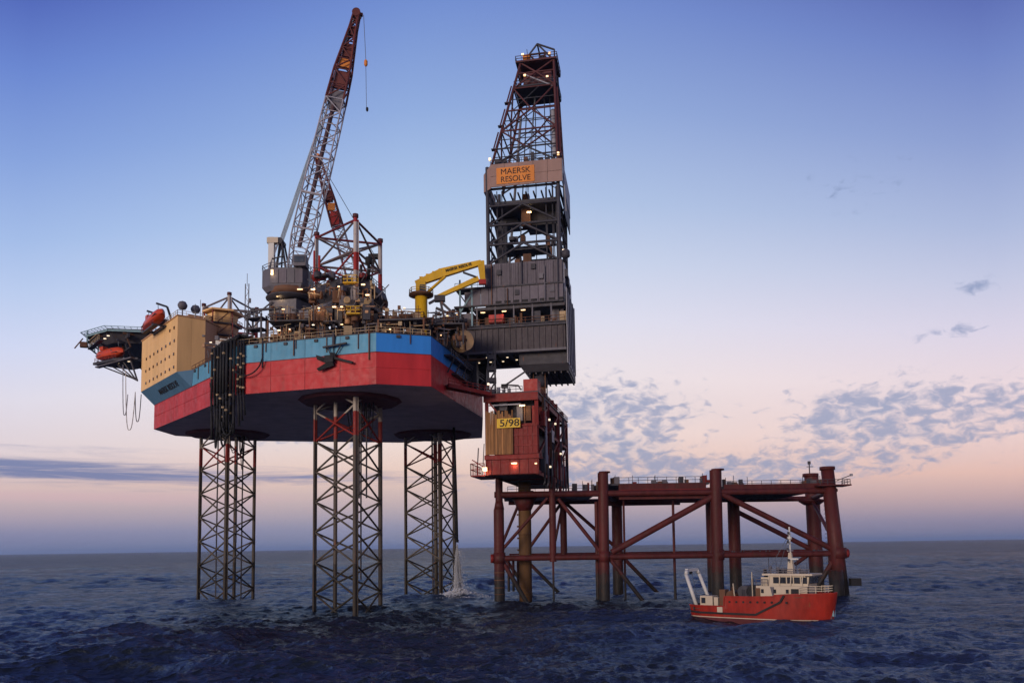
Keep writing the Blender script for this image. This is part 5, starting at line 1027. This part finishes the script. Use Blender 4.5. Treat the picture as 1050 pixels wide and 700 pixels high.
    for i in range(12): seat('deck_bearer', 47+i*1.75, 47.35+i*1.75, 173.8, 203, 22.9, 23.5, DARK)
    seat('deck_girder', 46, 67.6, 173.2, 173.8, 23.5, 24.7, JACK)
    MB().rail([P(23.4,25.3,173.9), P(42,25.3,173.9)], 1.3, 2.0, .05).build('railing', DARK, t); MB().rail([P(46,24.4,173.9), P(67,24.4,173.9)], 1.1, 2.0, .05).build('railing', DARK, t); MB().rail([P(-1,23.9,174), P(7,23.9,174), P(18.6,23.9,174)], 1.1, 2.0, .05).build('railing', DARK, t)
    rg = random.Random(12)
    for x0, x1, z, n in ((16.6,19,24.0,7), (21.6,23.6,25.3,6), (46.4,52,24.4,9), (63,69.5,24.4,7), (41.6,43.4,25.3,5), (24,41,25.3,10), (1,16,23.9,7)):
        for i in range(n):
            x = rg.uniform(x0,x1); y = rg.uniform(174.5,178); h = rg.uniform(.4,2.0); seat('deck_box', x, x+rg.uniform(.3,1.2), y, y+1, z, z+h, rg.choice([DARK,BROWN,GREY,MRED]))
            if i % 3 == 0: bar('lamp_post', (x,y,z), (x,y,z+rg.uniform(1.4,2.6)), .1, DARK, t)
    seat('corner_platform', 65.5, 72.6, 170.6, 175.4, 23.9, 24.2, JACK); MB().rail([P(66,24.2,170.8), P(72.4,24.2,170.8), P(72.4,24.2,175.2)], 1.1, 1.4, .05).build('railing', DARK, t); bar('lamp_arm', P(69.6,25.0,171), P(72.8,26.2,171), .16, DARK, t); MB().box(P(72.8,26.2,171), (.5,.5,.5)).build('beacon', LGREY, t)
    MB().lathe((76.4,Yb,21.4), [(1.9,0), (3.2,.9), (3.2,1.3), (1.9,1.5)], 16).build('leg_collar', JACK, t, True); bar('beacon_mast', (76.2,Yb,29.4), (76.2,Yb,32.0), .22, DARK, t); bar('beacon_arm', (75.5,Yb,31.2), (77.2,Yb,31.2), .16, DARK, t); MB().box((76.2,Yb,32.2), (.6,.6,.8)).build('beacon', DARK, t)
    m = MB()
    for i in range(24): m.beam((78.2,Yb-3,1+i*1.0), (79.2,Yb-3,1+i*1.0), .12)
    m.build('ladder_rungs', DARK, t, kind='stuff'); rod('ladder_rail', (79.2,Yb-3,-2), (79.2,Yb-3,24.5), .12, DARK, t)
    for i in range(14):                                # birds and bolts on the pipe: small studs as seen along its top
        x = rg.uniform(47,68); MB().lathe((x,173,10.0), [(.08,0), (.16,.12), (.12,.32), (.04,.42)], 6).build('stud', DARK, t)
make_jacket()
t = thing('drive_pile', 'fat rust-yellow conductor pile standing inside the left end of the jacket', 'pile', (2.6,178,0))
MB().tube((2.6,178,-5), (2.75,178,26.2), 1.42, 22).build('pile_wall', OLIVE, t, True)
for z in (1.5,8,14.5,21): MB().tube((2.65,178,z), (2.65,178,z+.25), 1.52, 22).build('pile_ring', OLIVE, t, True)
for k in range(6): MB().box((1.1,177.6,6+k*2.6), (.35,.4,.4)).build('pile_lug', BROWN, t)
MB().tube((2.7,178,19.8), (2.75,178,23.2), 1.4, 16, 3.0).build('pile_collar', JACK, t, True)

# ------------------------------------------------------------------ boat
def make_boat():
    S = Vector((31.0,136.2,0)); B = Vector((47.8,122.1,0)); f = (B-S).normalized(); st = Vector((f.y,-f.x,0)); c = (S+B)/2; HL = (B-S).length/2; rot = math.atan2(f.y,f.x)
    t = thing('survey_boat', 'red workboat with cream wheelhouse and white stern gantry in front of the jacket', 'boat', c)
    P = lambda x, y, z: c+f*x+st*y+Vector((0,0,z))                       # x forward, y to the side facing the viewer
    # stations: x, half beam at rail, half beam at water, rail height, keel
    stn = [(-HL,2.9,2.3,2.0,-.4), (-HL+1.2,3.3,2.9,1.95,-.8), (-8,3.5,3.3,1.95,-1.1), (-4.6,3.55,3.4,2.0,-1.2), (-4.5,3.55,3.4,3.55,-1.2), (0,3.5,3.4,3.6,-1.2), (3.6,3.4,3.2,3.75,-1.2), (3.7,3.4,3.2,3.95,-1.2), (7,2.95,2.4,4.15,-1.1), (9.6,1.9,1.1,4.2,-.9), (11.2,.9,.35,4.3,-.6), (HL+.5,.12,.06,4.4,-.2)]
    def skin(z_lo, z_hi):                              # z functions of the station -> strip on both sides
        m = MB(); rows = []
        for s in stn:
            x, br, bw, zr, k = s; row = []
            for sd in (1, -1):
                for z in (z_lo(s), z_hi(s)):
                    g = max(0, min(1, z/zr)) if z > 0 else 0; b = bw+(br-bw)*g**.8
                    if z < 0: b = bw*(1+z*.25)
                    xx = x+(.9*(z/4.8-.2) if x > 9 else 0)*(1 if x > 10 else .4); row.append(P(xx, sd*b, z))
            rows.append(row)
        n = len(rows); vs = [p for r in rows for p in r]; fs = []
        for i in range(n-1): o = i*4; fs += [(o, o+4, o+5, o+1), (o+3, o+7, o+6, o+2)]
        fs += [(0,1,3,2), (4*(n-1), 4*(n-1)+2, 4*(n-1)+3, 4*(n-1)+1)]
        return m.add(vs, fs)
    def dense(st_):                                     # extra stations so that the hull lines run in curves
        out = []
        for a, b in zip(st_, st_[1:]):
            n = 1 if b[0]-a[0] < .3 else max(1, round((b[0]-a[0])/.55))
            out += [tuple(a[q]+(b[q]-a[q])*i/n for q in range(5)) for i in range(n)]
        out.append(st_[-1]); xs = [s[0] for s in out]; res = []
        for i, s in enumerate(out):                     # smooth the beams along the length, keep the heights
            w = [(math.exp(-((x-s[0])/1.1)**2), o) for x, o in zip(xs, out)]; sw = sum(q for q, _ in w)
            br, bw = (sum(q*o[1] for q, o in w)/sw, sum(q*o[2] for q, o in w)/sw) if 0 < i < len(out)-3 else (s[1], s[2])
            res.append((s[0], br, bw, s[3], s[4]))
        return res
    stn0, stn = stn, dense(stn)
    skin(lambda s: s[4], lambda s: .12).build('bottom', MAROON, t, True); skin(lambda s: .12, lambda s: .25).build('waterline', CREAM, t, True); skin(lambda s: .25, lambda s: s[3]*.45).build('hull', HULLR, t, True); skin(lambda s: s[3]*.45, lambda s: s[3]).build('hull_upper', HULLR, t, True)
    stn = stn0
    dk = MB(); pts = [(s[0],s[1]) for s in stn]; 
    for i in range(len(stn)-1):
        a, b = stn[i], stn[i+1]; za, zb = a[3]-.45, b[3]-.45
        if a[3] < 2.1 and b[3] > 3: zb = za
        dk.quad(P(a[0],a[1]-.08,za), P(b[0],b[1]-.08,zb), P(b[0],-b[1]+.08,zb), P(a[0],-a[1]+.08,za), .1)
    dk.build('deck', BROWN, t)
    MB().box(P(-4.5,0,2.6), (.16,6.8,1.9), rot).build('bulkhead', CREAM, t)
    for i in range(len(stn)-1):                        # rail capping
        a, b = stn[i], stn[i+1]
        for sd in (1, -1): bar('rail_cap', P(a[0]+(.5 if a[0] > 10 else 0),sd*a[1],a[3]), P(b[0]+(.5 if b[0] > 10 else 0),sd*b[1],b[3]), .16, HULLR, t)
    # black rubbing strake: level aft, then climbing to the foredeck
    for sd in (1, -1):
        for a, b in (((-HL+.2,2.75,.95), (-9,3.42,.85)), ((-9,3.42,.85), (-4.5,3.52,.85)), ((-4.5,3.52,.85), (.6,3.5,.85)), ((.6,3.5,.85), (4.6,3.42,2.9)), ((4.6,3.42,2.9), (5.2,3.40,3.9))):
            bar('rubbing_strake', P(a[0],sd*(a[1]+.02),a[2]), P(b[0],sd*(b[1]+.02),b[2]), .3, BLACK, t)
    for i in range(9): MB().tube(P(-3.6+i*1.15,3.46,2.7+.02*i), P(-3.6+i*1.15,3.60,2.7+.02*i), .17, 10).build('porthole', BLACK, t)
    for i in range(4): MB().box(P(-10+i*1.7,3.42-.02*(3-i)*3,1.45), (.25,.12,.5), rot).build('freeing_port', BLACK, t)
    MB().box(P(-5.3,3.56,1.3), (.9,.1,1.1), rot).build('scuffed_patch', CREAM, t)
    # wheelhouse
    def house(name, x0, x1, w0, w1, z0, z1, m, lean=.0):
        return MB().add([P(x0,w0,z0), P(x0,-w0,z0), P(x1,-w1,z0), P(x1,w1,z0), P(x0+lean,w0-.05,z1), P(x0+lean,-w0+.05,z1), P(x1+lean*2,-w1+.05,z1), P(x1+lean*2,w1-.05,z1)], [(0,3,2,1), (4,5,6,7), (0,4,7,3), (3,7,6,2), (2,6,5,1), (1,5,4,0)]).build(name, m, t)
    house('deckhouse', .6, 8.3, 2.9, 2.1, 3.2, 5.3, CREAM)
    wh = house('wheelhouse', 2.6, 8.4, 2.5, 1.9, 5.32, 6.9, CREAM, .12)
    house('wheelhouse_roof', 1.6, 9.2, 2.8, 2.2, 6.92, 7.2, CREAM); 
    for i in range(5): MB().box(P(3.7+i*1.05,2.44-.1*i,6.2), (.86,.14,.95), rot).build('window', GLASS, t)
    for i in range(3): MB().box(P(8.68,-1.2+i*1.2,6.2), (.14,1.0,.95), rot).build('window', GLASS, t)
    for i in range(3): MB().box(P(1.6+i*1.9,2.82-.17*i,4.5), (.4,.14,.6), rot).build('window', GLASS, t)
    MB().box(P(6.6,2.52,4.5), (1.1,.3,.8), rot).build('life_raft', BLACK, t)
    MB().rail([P(1.8,2.6,7.2), P(8.8,2.2,7.2)], .7, 1.1, .05).build('roof_railing', GREY, t); MB().rail([P(.6,2.8,5.3), P(2.5,2.7,5.3)], 1.0, .9, .05).build('railing', GREY, t)
    MB().rail([P(7.4,2.9,4.15), P(8.6,2.35,4.3), P(10.4,1.4,4.25), P(11.6,.4,4.35), P(11.0,-.8,4.3), P(9,-2.2,4.2)], 1.05, .8, .05, False, 3).build('bow_railing', CREAM, t)
    for x, z in ((3.6,7.3), (4.4,7.2), (7,7.25), (2.4,7.5)): MB().lathe(P(x,1.2,7.2), [(.12,0), (.12,z-6.9), (.32,z-6.7), (.1,z-6.3)], 8).build('roof_fitting', GREY, t)
    for x, w in ((2.5,2.62), (4.2,2.56), (5.9,2.46), (7.6,2.3)): bar('window_post', P(x,w-.08,5.4), P(x+.15,w-.1,6.9), .14, CREAM, t)
    MB().box(P(3.0,2.58,4.3), (.75,.1,1.7), rot).build('door', GREY, t); MB().box(P(.9,2.9,4.2), (.7,.1,1.5), rot).build('door', BROWN, t)
    house('bridge_visor', 8.2, 9.5, 2.3, 1.7, 6.75, 6.95, DARK); house('funnel_casing', .9, 2.2, 1.6, 1.5, 5.3, 6.6, CREAM); MB().tube(P(1.5,.9,6.6), P(1.3,.9,7.8), .28, 10).build('exhaust', BLACK, t, True)
    MB().box(P(4.4,-.4,7.55), (2.4,1.2,.7), rot).build('roof_locker', DARK, t); MB().box(P(7.4,.6,7.45), (.9,.9,.5), rot).build('search_light', GREY, t)
    for x, h in ((2.2,2.6), (3.4,1.9), (6.6,2.2), (8.2,1.6)): rod('whip_aerial', P(x,1.4,7.2), P(x,1.4,7.2+h), .04, DARK, t)
    for x, y, h in ((-9.6,-.5,1.0), (-7.0,-1.2,1.3), (-6.6,.6,.9), (-10.4,1.2,.7), (-5.6,-1.6,1.6)): MB().box(P(x,y,1.5+h/2), (.9,.8,h), rot).build('deck_gear', BROWN if h > 1 else DARK, t)
    rod('deck_light_mast', P(-.3,2.2,3.6), P(-.3,2.2,7.4), .08, CREAM, t); bar('deck_davit', P(-3.0,2.9,3.6), P(-3.0,3.3,5.6), .16, CREAM, t)
    # mast
    MB().add([P(4.7,.4,7.2), P(5.7,.4,7.2), P(5.7,-.4,7.2), P(4.7,-.4,7.2), P(4.95,.2,10.4), P(5.4,.2,10.4), P(5.4,-.2,10.4), P(4.95,-.2,10.4)], [(3,2,1,0), (4,5,6,7), (0,1,5,4), (1,2,6,5), (2,3,7,6), (3,0,4,7)]).build('mast_base', CREAM, t)
    rod('mast', P(5.2,0,10.3), P(5.2,0,14.4), .13, WHITE, t)
    for z, w in ((9.0,.9), (10.7,1.1), (11.8,.8), (13.2,.5)): bar('crosstree', P(5.2,-w,z), P(5.2,w,z), .14, WHITE, t); MB().box(P(5.2,w,z+.25), (.25,.25,.4), rot).build('mast_light', DARK, t)
    MB().box(P(5.7,.2,9.4), (1.6,.25,.25), rot).build('radar_bar', WHITE, t); MB().lathe(P(5.2,0,12.4), [(.1,0), (.35,.1), (.35,.45), (.1,.55)], 10).build('radome', WHITE, t, True)
    for sd in (-.7,.7): rod('stay', P(5.2,0,13.4), P(2.2,sd*3,7.2), .035, WIRE, t)
    # working deck: winches, reels, cabin, stern gantry
    for x, r, m in ((-1.9,1.05,DARK), (-.4,1.1,BLACK)): 
        MB().tube(P(x,1.9,4.2), P(x,-1.5,4.2), r, 16).build('cable_winch', m, t, True); bar('winch_stand', P(x,2.0,3.2), P(x,2.0,4.6), .4, DARK, t)
    MB().tube(P(-4.0,2.2,3.6), P(-4.0,.2,3.6), .8, 14).build('rope_drum', BROWN, t, True); MB().box(P(-5.4,1.6,3.1), (1.0,1.4,2.9), rot).build('deck_winch', BROWN, t); MB().box(P(-6.4,2.2,2.5), (.7,.8,1.6), rot).build('deck_locker', CREAM, t)
    MB().box(P(-8.0,1.8,2.55), (2.2,2.0,1.9), rot).build('stern_cabin', CREAM, t); MB().box(P(-8.5,2.83,2.75), (.7,.08,.9), rot).build('cabin_window', GLASS, t)
    bar('bollard', P(-3.4,2.6,3.5), P(-3.4,2.6,5.0), .3, BROWN, t); bar('deck_crane', P(-2.0,-1.8,3.5), P(-2.0,-1.8,6.2), .35, DARK, t)
    for sd in (1, -1):
        a0 = P(-9.9,sd*2.6,1.9); a1 = P(-11.6,sd*2.2,7.3) ; a1 = P(-11.9,sd*2.3,7.3); MB().path([a0, lerp(a0,a1,.93), a1+(P(0,-sd*.5,0)-P(0,0,0))+Vector((0,0,.25))], .3, 8).build('gantry_leg', WHITE, t, True)
    bar('gantry_beam', P(-11.9,1.85,7.6), P(-11.9,-1.85,7.6), .5, WHITE, t); rod('gantry_wire', P(-11.8,.3,7.5), P(-10.8,.3,2.2), .04, WIRE, t); MB().box(P(-11.9,.3,7.2), (.4,.4,.6), rot).build('gantry_block', BLACK, t)
    MB().box(P(HL+.05,-.1,1.25), (1.0,.9,.9), rot).build('bow_fender', TEAL, t); MB().box(P(HL-.1,.1,.6), (.9,.8,.7), rot).build('bow_fender', MAROON, t)
HULLR = pm('boat_red', (.235,.016,.009), .45, rust=.26, var=.34, streak=.3, scale=.8, objvar=0)
make_boat()

# ------------------------------------------------------------------ pipe pouring water by the far leg
JX, JY = -13.7, 196.0
t = thing('discharge_pipe', 'black discharge pipe hanging beside the farthest leg', 'pipe', (JX,JY,13))
MB().tube((JX-.5,JY,41.6), (JX-.15,JY,26), .32, 10).build('pipe_upper', DARK, t, True); MB().tube((JX-.15,JY,26), (JX,JY,13.6), .36, 10).build('pipe_lower', BLACK, t, True); MB().tube((JX,JY,13.2), (JX,JY,13.9), .45, 10).build('nozzle', BLACK, t, True)
def water_mat(name, alpha):
    m = bpy.data.materials.new(name); m.use_nodes = True; b = m.node_tree.nodes['Principled BSDF']; b.inputs['Base Color'].default_value = (.78,.80,.84,1); b.inputs['Roughness'].default_value = .5; b.inputs['Alpha'].default_value = alpha; return m
FOAM = water_mat('foam', .6); SPRAY = water_mat('spray', .14)
def make_jet():
    rg = random.Random(2); m = MB()
    for i in range(230):                                # falling streaks that spread on the way down
        a = rg.uniform(0,6.28); s0 = rg.random(); z1 = 13.2*rg.uniform(.25,1); z0 = max(.1,z1-rg.uniform(2,6)); sp = lambda z: .10+(13.2-z)*.10*s0
        m.tube((JX+.25*(13.2-z1)/13+math.cos(a)*sp(z1),JY+math.sin(a)*sp(z1),z1), (JX+.25*(13.2-z0)/13+math.cos(a)*sp(z0),JY+math.sin(a)*sp(z0),z0), .06, 5, rg.uniform(.10,.30))
    for i in range(1500):                               # loose drops and mist blown off the fall
        z = 11*rg.random()**1.6+.2; a = rg.uniform(0,6.28); d = abs(rg.gauss(0,.3+(13-z)*.12)); q = rg.uniform(.05,.2); m.lathe((JX+.3+d*math.cos(a)+.04*(13-z),JY+d*math.sin(a),z), [(q*.3,-q), (q,0), (q*.3,q)], 5)
    o = m.build('water_jet', SPRAY, None, True, 'stuff'); tag(o, 'white jet of water falling from the discharge pipe to the sea', 'water jet')
    m = MB()
    for i in range(1500):                               # churned foam where it lands
        a = rg.uniform(0,6.28); d = abs(rg.gauss(0,1))*3.2; x, y = JX+.5+d*math.cos(a)*1.45, JY-.4+d*math.sin(a)*1.3; h = max(.05,(2.3-d*.5))*rg.random()
        r = rg.uniform(.08,.34)*(1.2-min(1,d/8)); m.lathe((x,y,.25+h*.9), [(r*.3,-r*.3), (r,0), (r*.6,r*.4), (r*.1,r*.6)], 5)
    o = m.build('splash_foam', FOAM, None, True, 'stuff'); tag(o, 'white foam splash on the sea where the jet lands', 'foam')
make_jet()

# ------------------------------------------------------------------ sea air
hz = MB().box((0,0,66), (124000,124000,146)).build('haze', DARK, None); hz.data.materials.clear()
hm = bpy.data.materials.new('haze_air'); hm.use_nodes = True; hm.node_tree.nodes.clear()
hv = nd(hm.node_tree, 'ShaderNodeVolumePrincipled'); hv.inputs['Color'].default_value = (.55,.72,1.0,1); hv.inputs['Density'].default_value = 4.5e-5; hv.inputs['Anisotropy'].default_value = 0.3
ho = nd(hm.node_tree, 'ShaderNodeOutputMaterial'); hm.node_tree.links.new(hv.outputs[0], ho.inputs['Volume']); hz.data.materials.append(hm); hz['kind'] = 'stuff'
tag(hz, 'thin grey-blue sea haze along the horizon', 'haze')
